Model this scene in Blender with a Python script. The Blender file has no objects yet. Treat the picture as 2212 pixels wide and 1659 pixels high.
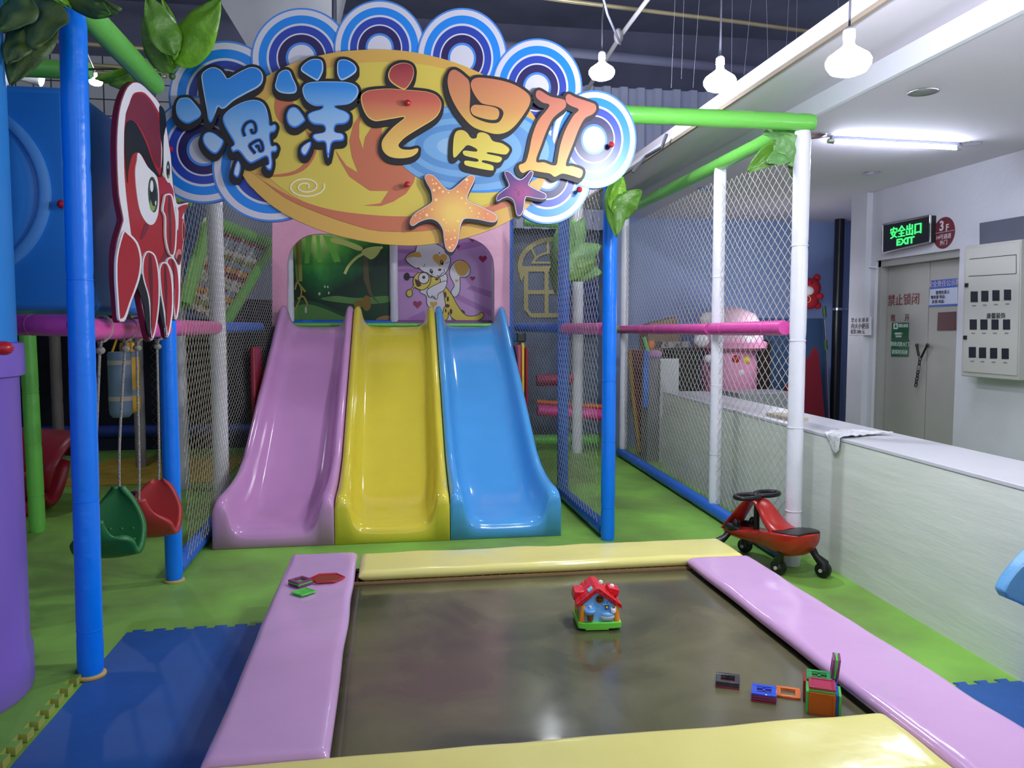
import bpy, bmesh, math, random
from mathutils import Vector, Matrix, noise
from mathutils.geometry import tessellate_polygon, delaunay_2d_cdt
PI = math.pi
V = Vector
rnd = random.Random(7)
scene = bpy.context.scene
COL = scene.collection

# ------------------------------------------------------------------ camera, world, exposure
FPX, CXP, CYP, EYE = 1700.0, 1106.0, 829.5, 1.35
PITCH = math.atan(115.5 / FPX)
YAW = math.atan(266 * math.cos(PITCH) / FPX)
cam_d = bpy.data.cameras.new('camera')
cam_d.sensor_fit = 'HORIZONTAL'
cam_d.sensor_width = 36.0
cam_d.lens = FPX / 2212.0 * 36.0
cam_d.clip_start = 0.05
cam = bpy.data.objects.new('camera', cam_d)
cam.location = (0, 0, EYE)
cam.rotation_euler = (PI / 2 - PITCH, 0, -YAW)
COL.objects.link(cam)
scene.camera = cam

world = bpy.data.worlds.new('room_ambient')
scene.world = world
world.use_nodes = True
bg = world.node_tree.nodes['Background']
bg.inputs[0].default_value = (0.78, 0.84, 1.0, 1)
bg.inputs[1].default_value = 0.52
scene.view_settings.view_transform = 'Standard'
scene.view_settings.look = 'None'
scene.view_settings.gamma = 1.0
scene.view_settings.use_curve_mapping = False
scene.view_settings.exposure = 0.35

def lamp(name, loc, power, size=0.12, color=(0.92, 0.95, 1.0)):
    d = bpy.data.lights.new(name, 'POINT')
    d.energy = power; d.shadow_soft_size = size; d.color = color
    o = bpy.data.objects.new(name, d)
    o.location = loc
    COL.objects.link(o)
    return o
# hanging lamps above and behind the photographer, then added fill lights without a fixture
lamp('unseen_light', (1.45, 0.9, 2.75), 13)
lamp('unseen_light', (0.4, -0.6, 2.9), 7)
lamp('unseen_light', (0.5, 5.6, 4.4), 45)  # added fill behind the signboard, brightens the slides
lamp('unseen_light', (4.1, 7.7, 1.5), 9)  # added fill set low in the back room, lifts the blue wall
lamp('unseen_light', (1.75, 8.0, 3.3), 20)  # added fill for the rear of the play structure
lamp('unseen_light', (3.6, 1.9, 1.75), 30)  # added fill hung low out of view, so the lowered ceiling gets light

# ------------------------------------------------------------------ tracing helpers: a ray of the photo met with a real plane
_f0 = V((math.sin(YAW), math.cos(YAW), 0)); _r = V((math.cos(YAW), -math.sin(YAW), 0)); _z = V((0, 0, 1))
_fw = math.cos(PITCH) * _f0 - math.sin(PITCH) * _z
_up = math.sin(PITCH) * _f0 + math.cos(PITCH) * _z
CAM = V((0, 0, EYE))
def ray(x, y): return _fw + _r * ((x - CXP) / FPX) - _up * ((y - CYP) / FPX)
def onZ(x, y, z): d = ray(x, y); return CAM + d * ((z - EYE) / d.z)
def onY(x, y, w): d = ray(x, y); return CAM + d * (w / d.y)
def onX(x, y, w): d = ray(x, y); return CAM + d * (w / d.x)
def onP(x, y, p0, n): d = ray(x, y); return CAM + d * ((V(p0) - CAM).dot(n) / d.dot(n))

# ------------------------------------------------------------------ materials
def lin(c):
    def f(u):
        u /= 255.0
        return u / 12.92 if u <= 0.04045 else ((u + 0.055) / 1.055) ** 2.4
    return (f(c[0]), f(c[1]), f(c[2]), 1)
MATS = {}
def mat(name, c, rough=0.5, spec=0.5, bump=0.0, bscale=20.0, var=0.0, vscale=4.0, metal=0.0, coat=0.0, trans=0.0, emit=0.0, stretch=None, alpha=1.0, c2=None):
    if name in MATS: return MATS[name]
    m = bpy.data.materials.new(name); m.use_nodes = True
    nt = m.node_tree; N = nt.nodes; L = nt.links
    p = N['Principled BSDF']
    col = lin(c)
    p.inputs['Base Color'].default_value = col
    p.inputs['Roughness'].default_value = rough
    p.inputs['Specular IOR Level'].default_value = spec
    p.inputs['Metallic'].default_value = metal
    p.inputs['Coat Weight'].default_value = coat
    p.inputs['Coat Roughness'].default_value = 0.08
    p.inputs['Transmission Weight'].default_value = trans
    p.inputs['Alpha'].default_value = alpha
    if emit:
        p.inputs['Emission Color'].default_value = col
        p.inputs['Emission Strength'].default_value = emit
    tc = None
    if var or bump:
        tc = N.new('ShaderNodeTexCoord')
        mp = N.new('ShaderNodeMapping'); L.new(tc.outputs['Object'], mp.inputs[0])
        if stretch: mp.inputs['Scale'].default_value = stretch
    if var:
        nz = N.new('ShaderNodeTexNoise'); nz.inputs['Scale'].default_value = vscale; nz.inputs['Detail'].default_value = 5
        L.new(mp.outputs[0], nz.inputs['Vector'])
        rp = N.new('ShaderNodeValToRGB'); L.new(nz.outputs['Fac'], rp.inputs[0])
        rp.color_ramp.elements[0].position = 0.35; rp.color_ramp.elements[1].position = 0.68
        k = 1 - var
        lo = lin(c2) if c2 else (col[0] * k, col[1] * k, col[2] * k, 1)
        rp.color_ramp.elements[0].color = lo; rp.color_ramp.elements[1].color = col
        L.new(rp.outputs[0], p.inputs['Base Color'])
    if bump:
        n2 = N.new('ShaderNodeTexNoise'); n2.inputs['Scale'].default_value = bscale; n2.inputs['Detail'].default_value = 4
        L.new(mp.outputs[0], n2.inputs['Vector'])
        b = N.new('ShaderNodeBump'); b.inputs['Strength'].default_value = bump; b.inputs['Distance'].default_value = 0.02
        L.new(n2.outputs['Fac'], b.inputs['Height']); L.new(b.outputs[0], p.inputs['Normal'])
    MATS[name] = m
    return m
def grad(name, stops, axis=2, rough=0.4):
    """printed gradient along the height of the piece"""
    if name in MATS: return MATS[name]
    m = bpy.data.materials.new(name); m.use_nodes = True
    nt = m.node_tree; N = nt.nodes; L = nt.links; p = N['Principled BSDF']
    p.inputs['Roughness'].default_value = rough
    tc = N.new('ShaderNodeTexCoord'); sp = N.new('ShaderNodeSeparateXYZ'); L.new(tc.outputs['Generated'], sp.inputs[0])
    rp = N.new('ShaderNodeValToRGB'); L.new(sp.outputs[axis], rp.inputs[0])
    e = rp.color_ramp.elements
    e[0].position, e[0].color = stops[0][0], lin(stops[0][1])
    e[1].position, e[1].color = stops[-1][0], lin(stops[-1][1])
    for q, c in stops[1:-1]:
        x = e.new(q); x.color = lin(c)
    L.new(rp.outputs[0], p.inputs['Base Color'])
    MATS[name] = m
    return m

M_BLUE = mat('blue_vinyl', (2, 124, 248), 0.28, 0.5, bump=0.28, bscale=10)
M_BLUE2 = mat('blue_vinyl_pipe', (38, 104, 205), 0.42, 0.5, bump=0.2, bscale=16)
M_GREEN = mat('green_vinyl', (108, 190, 80), 0.3, 0.5, bump=0.28, bscale=10)
M_PINK = mat('pink_vinyl', (222, 78, 165), 0.32, 0.5, bump=0.4, bscale=12)
M_WHITE = mat('white_vinyl', (226, 224, 234), 0.3, 0.5, bump=0.4, bscale=12)
M_GREY = mat('grey_vinyl', (150, 148, 150), 0.5, 0.4, bump=0.2)
M_NET = mat('net_twine', (196, 190, 180), 0.8, 0.2)
M_NETG = mat('grey_net_twine', (160, 156, 150), 0.8, 0.2)
M_NETL = mat('tan_net_twine', (160, 150, 132), 0.8, 0.2)
M_ROPE = mat('rope', (168, 160, 152), 0.85, 0.2, bump=0.8, bscale=120)
M_BLACK = mat('black_plastic', (18, 18, 22), 0.35, 0.5)
M_INK = mat('black_board', (34, 31, 35), 0.5, 0.4)
M_CHROME = mat('chrome', (200, 200, 205), 0.18, 0.5, metal=1.0)

# ------------------------------------------------------------------ mesh building
class MB:
    def __init__(s): s.v = []; s.f = []; s.mi = []; s.m = 0
    def add(s, vs, fs):
        b = len(s.v); s.v += [V(p) for p in vs]
        for q in fs: s.f.append([b + i for i in q]); s.mi.append(s.m)
        return s
    def box(s, c, size, rot=None):
        hx, hy, hz = size[0] / 2, size[1] / 2, size[2] / 2
        vs = [V((x, y, z)) for x in (-hx, hx) for y in (-hy, hy) for z in (-hz, hz)]
        if rot is not None: vs = [rot @ p for p in vs]
        c = V(c)
        return s.add([p + c for p in vs], [(0, 1, 3, 2), (4, 6, 7, 5), (0, 4, 5, 1), (2, 3, 7, 6), (0, 2, 6, 4), (1, 5, 7, 3)])
    def tube(s, path, r, seg=12, caps=True, closed=False, flat=1.0, upv=None):
        path = [V(p) for p in path]; n = len(path)
        rs = r if isinstance(r, (list, tuple)) else [r] * n
        vs = []; fs = []
        prev = None
        for i, p in enumerate(path):
            if closed: t = path[(i + 1) % n] - path[i - 1]
            else: t = path[min(i + 1, n - 1)] - path[max(i - 1, 0)]
            if t.length < 1e-9: t = V((0, 0, 1))
            t.normalize()
            if upv is not None: a = V(upv)
            elif prev is not None: a = prev
            else: a = V((0, 0, 1)) if abs(t.z) < 0.9 else V((1, 0, 0))
            a = a - t * a.dot(t)
            if a.length < 1e-6: a = t.orthogonal()
            a.normalize(); prev = a
            b = t.cross(a)
            for k in range(seg):
                w = 2 * PI * k / seg
                vs.append(p + a * (math.cos(w) * rs[i]) + b * (math.sin(w) * rs[i] * flat))
        m = n if closed else n - 1
        for i in range(m):
            j = (i + 1) % n
            for k in range(seg):
                k2 = (k + 1) % seg
                fs.append((i * seg + k, i * seg + k2, j * seg + k2, j * seg + k))
        if caps and not closed:
            fs.append(tuple(range(seg - 1, -1, -1))); fs.append(tuple((n - 1) * seg + k for k in range(seg)))
        return s.add(vs, fs)
    def cyl(s, a, b, r, seg=16, r2=None): return s.tube([a, b], [r, r if r2 is None else r2], seg)
    def lathe(s, prof, c, axis=(0, 0, 1), seg=24):
        ax = V(axis).normalized(); a = ax.orthogonal().normalized(); b = ax.cross(a); c = V(c)
        vs = []; fs = []
        for r, h in prof:
            for k in range(seg):
                w = 2 * PI * k / seg
                vs.append(c + ax * h + (a * math.cos(w) + b * math.sin(w)) * max(r, 1e-5))
        for i in range(len(prof) - 1):
            for k in range(seg):
                k2 = (k + 1) % seg
                fs.append((i * seg + k, i * seg + k2, (i + 1) * seg + k2, (i + 1) * seg + k))
        if prof[0][0] > 1e-4: fs.append(tuple(range(seg - 1, -1, -1)))
        if prof[-1][0] > 1e-4: fs.append(tuple((len(prof) - 1) * seg + k for k in range(seg)))
        return s.add(vs, fs)
    def prism(s, loop, off, back=True):
        loop = [V(p) for p in loop]; off = V(off); n = len(loop)
        tris = tessellate_polygon([loop])
        vs = loop + [p + off for p in loop]
        fs = [tuple(t) for t in tris]
        if back: fs += [tuple(n + i for i in reversed(t)) for t in tris]
        for i in range(n):
            j = (i + 1) % n
            fs.append((i, j, n + j, n + i))
        return s.add(vs, fs)
    def flat(s, loop):
        loop = [V(p) for p in loop]
        return s.add(loop, [tuple(t) for t in tessellate_polygon([loop])])
    def grid(s, fn, nu, nv, wrapu=False):
        vs = [fn(i / nu, j / nv) for j in range(nv + 1) for i in range(nu + (0 if wrapu else 1))]
        w = nu if wrapu else nu + 1
        fs = []
        for j in range(nv):
            for i in range(nu):
                i2 = (i + 1) % w
                fs.append((j * w + i, j * w + i2, (j + 1) * w + i2, (j + 1) * w + i))
        return s.add(vs, fs)
    def ball(s, c, r, sc=(1, 1, 1), seg=20, rings=12, rot=None):
        c = V(c)
        def fn(u, w):
            t = PI * w; q = 2 * PI * u
            p = V((math.sin(t) * math.cos(q) * sc[0], math.sin(t) * math.sin(q) * sc[1], math.cos(t) * sc[2])) * r
            return c + (rot @ p if rot is not None else p)
        return s.grid(fn, seg, rings, True)
    def loft(s, secs, caps=True):
        n = len(secs[0]); vs = [p for q in secs for p in q]; fs = []
        for i in range(len(secs) - 1):
            for k in range(n):
                k2 = (k + 1) % n
                fs.append((i * n + k, i * n + k2, (i + 1) * n + k2, (i + 1) * n + k))
        if caps:
            fs.append(tuple(range(n - 1, -1, -1))); fs.append(tuple((len(secs) - 1) * n + k for k in range(n)))
        return s.add(vs, fs)

WLOC = {}
def wl(o): return WLOC.get(o.name, V((0, 0, 0)))
def obj(name, mb, m, parent=None, smooth=True, bevel=0.0, ang=40, origin=None, solid=0.0, recalc=True, sub=0):
    ms = m if isinstance(m, (list, tuple)) else [m]
    me = bpy.data.meshes.new(name)
    if origin is None:
        if parent is not None: org = wl(parent)
        else:
            xs = [p.x for p in mb.v]; ys = [p.y for p in mb.v]; zs = [p.z for p in mb.v]
            org = V(((min(xs) + max(xs)) / 2, (min(ys) + max(ys)) / 2, min(zs)))
    else: org = V(origin)
    me.from_pydata([p - org for p in mb.v], [], mb.f)
    for x in ms: me.materials.append(x)
    if len(ms) > 1:
        for p, i in zip(me.polygons, mb.mi): p.material_index = i
    bm = bmesh.new(); bm.from_mesh(me)
    bmesh.ops.remove_doubles(bm, verts=bm.verts, dist=1e-6)
    if recalc: bmesh.ops.recalc_face_normals(bm, faces=bm.faces)
    bm.to_mesh(me); bm.free()
    if smooth:
        for p in me.polygons: p.use_smooth = True
        me.set_sharp_from_angle(angle=math.radians(ang))
    o = bpy.data.objects.new(name, me); COL.objects.link(o)
    if parent is not None:
        o.parent = parent
        o.location = org - wl(parent)
    else: o.location = org
    WLOC[o.name] = org
    if bevel:
        b = o.modifiers.new('bevel', 'BEVEL'); b.width = bevel; b.segments = 2; b.limit_method = 'ANGLE'; b.angle_limit = math.radians(40)
    if solid:
        b = o.modifiers.new('solidify', 'SOLIDIFY'); b.thickness = solid; b.offset = 0
    if sub:
        b = o.modifiers.new('subdivision', 'SUBSURF'); b.levels = sub; b.render_levels = sub
    return o
def thing(name, loc, label, cat, group=None):
    o = bpy.data.objects.new(name, None); COL.objects.link(o)
    o.location = loc; o.empty_display_size = 0.05
    WLOC[o.name] = V(loc)
    return tag(o, label, cat, group)
def tag(o, label, cat, group=None):
    o['label'] = label; o['category'] = cat
    if group: o['group'] = group
    return o
def struct(name, mb, m, **k):
    o = obj(name, mb, m, **k); o['kind'] = 'structure'
    return o
def dup(root, delta, label=None):
    r = root.copy(); COL.objects.link(r); r.location = root.location + V(delta)
    WLOC[r.name] = V(r.location)
    if label: r['label'] = label
    for ch in root.children:
        c = ch.copy(); COL.objects.link(c); c.parent = r
        for g in ch.children:
            d = g.copy(); COL.objects.link(d); d.parent = c
    return r
def smooth(pts, n=5, closed=True):
    out = []; N = len(pts)
    for i in range(N if closed else N - 1):
        if closed: p0, p1, p2, p3 = pts[i - 1], pts[i], pts[(i + 1) % N], pts[(i + 2) % N]
        else: p0, p1, p2, p3 = pts[max(i - 1, 0)], pts[i], pts[i + 1], pts[min(i + 2, N - 1)]
        for k in range(n):
            t = k / n
            out.append(tuple(0.5 * ((2 * b) + (-a + c) * t + (2 * a - 5 * b + 4 * c - d) * t * t + (-a + 3 * b - 3 * c + d) * t ** 3)
                             for a, b, c, d in zip(p0, p1, p2, p3)))
    if not closed: out.append(tuple(pts[-1]))
    return out
def area(l): return sum(l[i - 1][0] * l[i][1] - l[i][0] * l[i - 1][1] for i in range(len(l))) / 2
def offs(l, d):
    """grow a closed outline by d"""
    sgn = 1 if area(l) > 0 else -1
    out = []; n = len(l)
    for i in range(n):
        ax, ay = l[i - 1]; bx, by = l[(i + 1) % n]
        tx, ty = bx - ax, by - ay; q = math.hypot(tx, ty) or 1
        out.append((l[i][0] + sgn * ty / q * d, l[i][1] - sgn * tx / q * d))
    return out
def winding(x, y, l):
    w = 0
    for i in range(len(l)):
        (x0, y0), (x1, y1) = l[i - 1][:2], l[i][:2]
        if y0 <= y < y1 or y1 <= y < y0:
            if x < x0 + (y - y0) / (y1 - y0) * (x1 - x0): w += 1 if y1 > y0 else -1
    return w
def fill(loops):
    """clean triangulation of the union of closed outlines"""
    vs = []; ed = []
    for l in loops:
        b = len(vs); vs += [V((p[0], p[1])) for p in l]; n = len(l)
        ed += [(b + i, b + (i + 1) % n) for i in range(n)]
    r = delaunay_2d_cdt(vs, ed, [], 0, 1e-4)
    P, F = r[0], r[2]; keep = []
    boxes = [(min(p[0] for p in l), max(p[0] for p in l), min(p[1] for p in l), max(p[1] for p in l)) for l in loops]
    for t in F:
        cx = sum(P[i].x for i in t) / 3; cy = sum(P[i].y for i in t) / 3
        for l, (a, b, c, d) in zip(loops, boxes):
            if a <= cx <= b and c <= cy <= d and winding(cx, cy, l): keep.append(tuple(t)); break
    return [(p.x, p.y) for p in P], keep
def slabfill(mb, loops, to3, off):
    P, F = fill(loops); n = len(P); A = [to3(x, y) for x, y in P]; off = V(off)
    cnt = {}
    for t in F:
        for i in range(3):
            a, b = t[i], t[(i + 1) % 3]; cnt[(a, b)] = cnt.get((a, b), 0) + 1
    fs = list(F) + [tuple(n + i for i in reversed(t)) for t in F]
    for (a, b) in cnt:
        if (b, a) not in cnt: fs.append((b, a, n + a, n + b))
    used = sorted({i for q in fs for i in q}); mp = {u: k for k, u in enumerate(used)}
    B = A + [p + off for p in A]
    return mb.add([B[u] for u in used], [tuple(mp[i] for i in q) for q in fs])
def textobj(name, body, origin, xdir, ydir, size, m, parent, thick=0.002, bold=0.0, align='CENTER', sx=1.0):
    c = bpy.data.curves.new('lettering', 'FONT'); c.body = body; c.size = size; c.align_x = align; c.align_y = 'CENTER'
    c.extrude = thick / 2; c.offset = bold
    t = bpy.data.objects.new('tmp', c); COL.objects.link(t)
    dg = bpy.context.evaluated_depsgraph_get(); dg.update()
    me = bpy.data.meshes.new_from_object(t.evaluated_get(dg))
    COL.objects.unlink(t); bpy.data.objects.remove(t)
    x = V(xdir).normalized(); y = V(ydir).normalized(); z = x.cross(y)
    mw = Matrix(((x.x * sx, y.x, z.x, 0), (x.y * sx, y.y, z.y, 0), (x.z * sx, y.z, z.z, 0), (0, 0, 0, 1)))
    me.transform(Matrix.Translation(V(origin) - wl(parent)) @ mw)
    me.materials.clear(); me.materials.append(m)
    me.name = name
    o = bpy.data.objects.new(name, me); COL.objects.link(o); o.parent = parent
    return o

# ================================================================== THE ROOM
M_FLOOR = mat('green_foam', (134, 192, 74), 0.5, 0.4, bump=0.25, bscale=9, var=0.2, vscale=2.0, c2=(112, 146, 66))
M_BMAT = mat('blue_foam', (36, 88, 162), 0.5, 0.4, bump=0.12, bscale=14, var=0.14, vscale=3)
M_CONC = mat('grey_tile_floor', (165, 165, 170), 0.5, 0.4, var=0.15, vscale=2)
M_WALL = mat('grey_painted_wall', (206, 204, 214), 0.8, 0.25, bump=0.1, bscale=30, var=0.10, vscale=1.6)
M_BWALL = mat('periwinkle_painted_wall', (146, 166, 212), 0.7, 0.3, var=0.08, vscale=1.5)
M_CEIL = mat('white_plaster_ceiling', (212, 204, 217), 0.8, 0.2, var=0.05, vscale=1)
M_DARK = mat('dark_painted_ceiling', (116, 118, 142), 0.8, 0.2, var=0.25, vscale=1.2)
M_TRIM = mat('white_trim', (225, 225, 235), 0.6, 0.3)

SEAM_L, SEAM_R = 3.67, 2.62
struct('floor', MB().box((0.6, 4.6, -0.05), (12.2, 13.2, 0.1)), M_FLOOR, origin=(0, 0, -0.1), smooth=False)
def knob_edge(x0, x1, y, pitch, d):
    pts = []; x = x0; n = int((x1 - x0) / pitch)
    for i in range(n):
        a = x0 + i * pitch
        pts += [(a, y), (a + pitch * 0.30, y), (a + pitch * 0.20, y + d), (a + pitch * 0.80, y + d), (a + pitch * 0.70, y)]
    pts.append((x1, y))
    return pts
# blue foam mats with jigsaw edges
e = knob_edge(-1.17, -0.30, SEAM_L - 0.012, 0.0885, 0.026)
loop = [V((x, y, 0.004)) for x, y in e] + [V((-0.30, 0.6, 0.004)), V((-1.17, 0.6, 0.004))]
tag(obj('foam_mat', MB().prism(loop, (0, 0, -0.004)), M_BMAT, smooth=False), 'blue foam floor mat with jigsaw edge left of the trampoline', 'floor mat')
e = knob_edge(1.75, 2.42, SEAM_R - 0.01, 0.0885, 0.026)
loop = [V((x, y, 0.004)) for x, y in e] + [V((2.42, 0.4, 0.004)), V((1.75, 0.4, 0.004))]
tag(obj('foam_mat', MB().prism(loop, (0, 0, -0.004)), M_BMAT, smooth=False), 'blue foam floor mat between lilac pad and white counter', 'floor mat')
# raised green mat with toothed edge under the purple tube
M_GMAT = mat('green_foam_raised', (112, 160, 62), 0.55, 0.35, bump=0.3, bscale=12, var=0.15, vscale=4)
M_GEDGE = mat('yellowed_foam_edge', (166, 170, 84), 0.6, 0.3)
e = [(x, y) for y, x in knob_edge(1.2, 3.28, 0, 0.083, 0.03)]
loop = [V((-1.215 + x, y, 0.03)) for x, y in e] + [V((-3.2, 3.28, 0.03)), V((-3.2, 1.2, 0.03))]
g = MB(); g.prism(loop, (0, 0, -0.028))
n3 = len(loop)
g.mi = [1 if len(q) == 4 else 0 for q in g.f]
tag(obj('foam_mat', g, [M_GMAT, M_GEDGE], smooth=False), 'green foam floor mat with thick toothed edge below purple tube', 'floor mat')

# walls
def slab(name, a, b, z0, z1, th, m, **k):
    a = V((a[0], a[1], 0)); b = V((b[0], b[1], 0)); d = (b - a).normalized(); n = V((d.y, -d.x, 0)) * th
    mb = MB(); vs = [a, b, b + n, a + n]
    mb.add([V((p.x, p.y, z0)) for p in vs] + [V((p.x, p.y, z1)) for p in vs],
           [(0, 1, 2, 3), (7, 6, 5, 4), (0, 4, 5, 1), (1, 5, 6, 2), (2, 6, 7, 3), (3, 7, 4, 0)])
    return struct(name, mb, m, smooth=False, **k)
XW = 4.5
DY0, DY1, DZ = 5.70, 6.80, 2.0          # door recess in the right wall
wr = MB()
wr.box((XW + 0.15, (DY0 + 1.0) / 2, 1.4), (0.3, DY0 - 1.0, 2.8))
wr.box((XW + 0.15, (DY1 + 7.0) / 2, 1.4), (0.3, 7.0 - DY1, 2.8))
wr.box((XW + 0.15, (DY0 + DY1) / 2, (DZ + 2.8) / 2), (0.3, DY1 - DY0, 2.8 - DZ))
struct('wall_right', wr, M_WALL, smooth=False)
struct('trim_1', MB().box((XW + 0.09, 6.995, 1.4), (0.30, 0.25, 2.8)), M_WALL, smooth=False)
struct('wall_right', MB().box((4.96, 7.06, 1.4), (0.9, 0.02, 2.8)), M_BWALL, smooth=False)
slab('wall_back', (2.55, 8.8), (6.0, 8.8), 0, 3.0, -0.1, M_BWALL)
slab('wall_side', (5.42, 7.05), (5.42, 8.8), 0, 3.0, 0.1, M_BWALL)
M_CORR = mat('dark_corrugated_sheet', (176, 182, 208), 0.5, 0.4)
w = MB()
def corr(u, v):
    x = -0.5 + 7.0 * u
    k = (x / 0.22) % 1.0
    dy = 0.0 if k < 0.5 else 0.06
    return V((x, 9.6 + dy, 2.6 + 1.75 * v))
w.grid(corr, 256, 1)
struct('wall_back', w, M_CORR, smooth=False)
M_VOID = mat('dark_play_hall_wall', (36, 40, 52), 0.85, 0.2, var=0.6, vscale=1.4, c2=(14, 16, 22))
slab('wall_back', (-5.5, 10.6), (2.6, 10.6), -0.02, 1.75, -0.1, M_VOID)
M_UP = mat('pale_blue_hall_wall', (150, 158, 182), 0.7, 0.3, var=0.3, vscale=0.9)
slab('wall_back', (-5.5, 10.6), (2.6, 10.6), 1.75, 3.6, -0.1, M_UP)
# white tiled strip high on the left back wall
if True:
    m = bpy.data.materials.new('white_wall_tile'); m.use_nodes = True
    nt = m.node_tree; p = nt.nodes['Principled BSDF']; br = nt.nodes.new('ShaderNodeTexBrick'); tc = nt.nodes.new('ShaderNodeTexCoord'); mp = nt.nodes.new('ShaderNodeMapping')
    nt.links.new(tc.outputs['Object'], mp.inputs[0]); mp.inputs['Rotation'].default_value = (PI / 2, 0, 0)
    nt.links.new(mp.outputs[0], br.inputs['Vector']); br.offset = 0
    br.inputs['Color1'].default_value = lin((205, 205, 210)); br.inputs['Color2'].default_value = lin((192, 193, 200)); br.inputs['Mortar'].default_value = lin((70, 68, 66))
    br.inputs['Scale'].default_value = 1.0; br.inputs['Brick Width'].default_value = 0.2; br.inputs['Row Height'].default_value = 0.2; br.inputs['Mortar Size'].default_value = 0.008
    nt.links.new(br.outputs[0], p.inputs['Base Color']); p.inputs['Roughness'].default_value = 0.3
    M_TILE = m
slab('wall_back', (-5.5, 10.6), (-2.2, 10.6), 3.6, 4.72, -0.1, M_TILE)
slab('wall_left', (-5.5, 1.0), (-5.5, 10.6), 0, 5.4, 0.1, M_DARK)
slab('wall_back', (-5.5, 10.6), (-2.2, 10.6), 4.72, 5.4, -0.1, M_DARK)
struct('ceiling', MB().box((1.2, 5.0, 5.45), (13.8, 12.4, 0.1)), M_DARK, smooth=False)
slab('wall_back', (-2.2, 10.6), (8.0, 10.6), 3.6, 5.4, -0.1, M_DARK)
slab('wall_back', (2.6, 10.6), (8.0, 10.6), 2.6, 3.6, -0.1, M_DARK)
# lowered white ceiling on the right with its fascia steps
lc = MB()
lc.box((2.42, 5.0, 2.80), (0.66, 8.0, 0.10))
struct('trim_2', lc, M_CEIL, smooth=False)
struct('ceiling', MB().box((4.1, 5.0, 2.69), (3.1, 8.2, 0.10)), M_CEIL, smooth=False)
struct('trim_3', MB().box((2.545, 5.0, 2.70), (0.03, 8.0, 0.13)), M_TRIM, smooth=False)
struct('trim_4', MB().box((2.085, 5.0, 2.765), (0.035, 8.0, 0.03)), M_TRIM, smooth=False)
M_RAW = mat('raw_board_edge', (150, 135, 122), 0.8, 0.2, var=0.3, vscale=8, stretch=(1, .2, 1))
struct('trim_5', MB().box((2.075, 5.0, 2.735), (0.02, 8.0, 0.022)), M_RAW, smooth=False)

# ================================================================== COUNTER
M_CTR = mat('whitewashed_board', (218, 222, 212), 0.6, 0.35, bump=0.15, bscale=10, var=0.10, vscale=5, stretch=(1, .3, 2))
M_CTOP = mat('white_laminate_top', (200, 199, 205), 0.4, 0.45, var=0.04)
cdir = V((0.052, 1, 0)).normalized(); cn = V((cdir.y, -cdir.x, 0))
cA = V((2.335, 1.6, 0)); cB = cA + cdir * 5.75
ct = thing('counter', (2.5, 3.5, 0), 'long low white wooden counter running along the right side', 'counter')
def cbox(mb, a, b, z0, z1, t0, t1):
    q = [a + cn * t0, b + cn * t0, b + cn * t1, a + cn * t1]
    mb.add([V((p.x, p.y, z0)) for p in q] + [V((p.x, p.y, z1)) for p in q], [(0, 1, 2, 3), (7, 6, 5, 4), (0, 4, 5, 1), (1, 5, 6, 2), (2, 6, 7, 3), (3, 7, 4, 0)])
b = MB(); cbox(b, cA, cB, 0, 0.738, 0.004, 0.42); obj('front_panel', b, M_CTR, ct, smooth=False)
b = MB(); cbox(b, cA, cB, 0.739, 0.757, 0, 0.43); obj('countertop', b, M_CTOP, ct, bevel=0.003, smooth=False)
# white rag lying over the counter edge
def rag(u, v):
    a = cA + cdir * (2.36 + 0.30 * u + 0.02 * math.sin(7 * v) + (0.10 - 0.3 * u) * (1 - v))
    t = 0.33 - v * (0.33 + 0.10 * math.sin(4.2 * u + 0.9) + 0.03 * math.sin(11 * u)) + 0.02 * math.sin(9 * u)
    wob = 0.016 * abs(noise.noise(V((u * 6, v * 5, 3)))) + 0.008 * noise.noise(V((u * 17, v * 13, 1))) + 0.007
    if t > 0: p = a + cn * t; z = 0.762 + wob
    else: p = a - cn * (0.012 + 0.5 * wob); z = 0.762 + t * 0.9 + 0.004
    return V((p.x, p.y, z))
r_ = MB(); r_.grid(rag, 40, 40)
tag(obj('rag', r_, mat('white_rag', (222, 222, 226), 0.9, 0.2, bump=0.5, bscale=60), solid=0.003), 'crumpled white rag draped over the counter edge', 'cloth')

# ================================================================== PADDED FRAME: posts, rails, nets
def sleeve(mb, a, b, r, seed, seam=0.42, seg=18):
    """foam sleeve under taped vinyl: slightly lumpy, pinched at each joint"""
    a = V(a); b = V(b); L = (b - a).length; n = max(8, int(L / 0.035))
    rr = random.Random(seed); js = []; q = rr.uniform(0.15, seam)
    while q < L - 0.08: js.append(q); q += seam * rr.uniform(0.7, 1.3)
    path = []; rad = []
    for i in range(n + 1):
        t = i / n * L
        x = r * (1 + 0.035 * noise.noise(V((t * 4, seed * 3.1, 0))))
        for j in js: x -= r * 0.07 * math.exp(-((t - j) / 0.012) ** 2)
        path.append(a + (b - a) * (i / n)); rad.append(x)
    rad[0] *= 0.9; rad[-1] *= 0.9
    mb.tube(path, rad, seg)
    return js
def ties(name, a, b, r, ts, m, parent):
    a = V(a); b = V(b); d = (b - a).normalized()
    for t in ts:
        c = a + d * t
        k = MB(); k.lathe([(r * 0.97, -0.004), (r * 1.01, -0.003), (r * 1.01, 0.003), (r * 0.97, 0.004)], c, d, 20)
        obj('cable_tie', k, m, parent)
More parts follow.
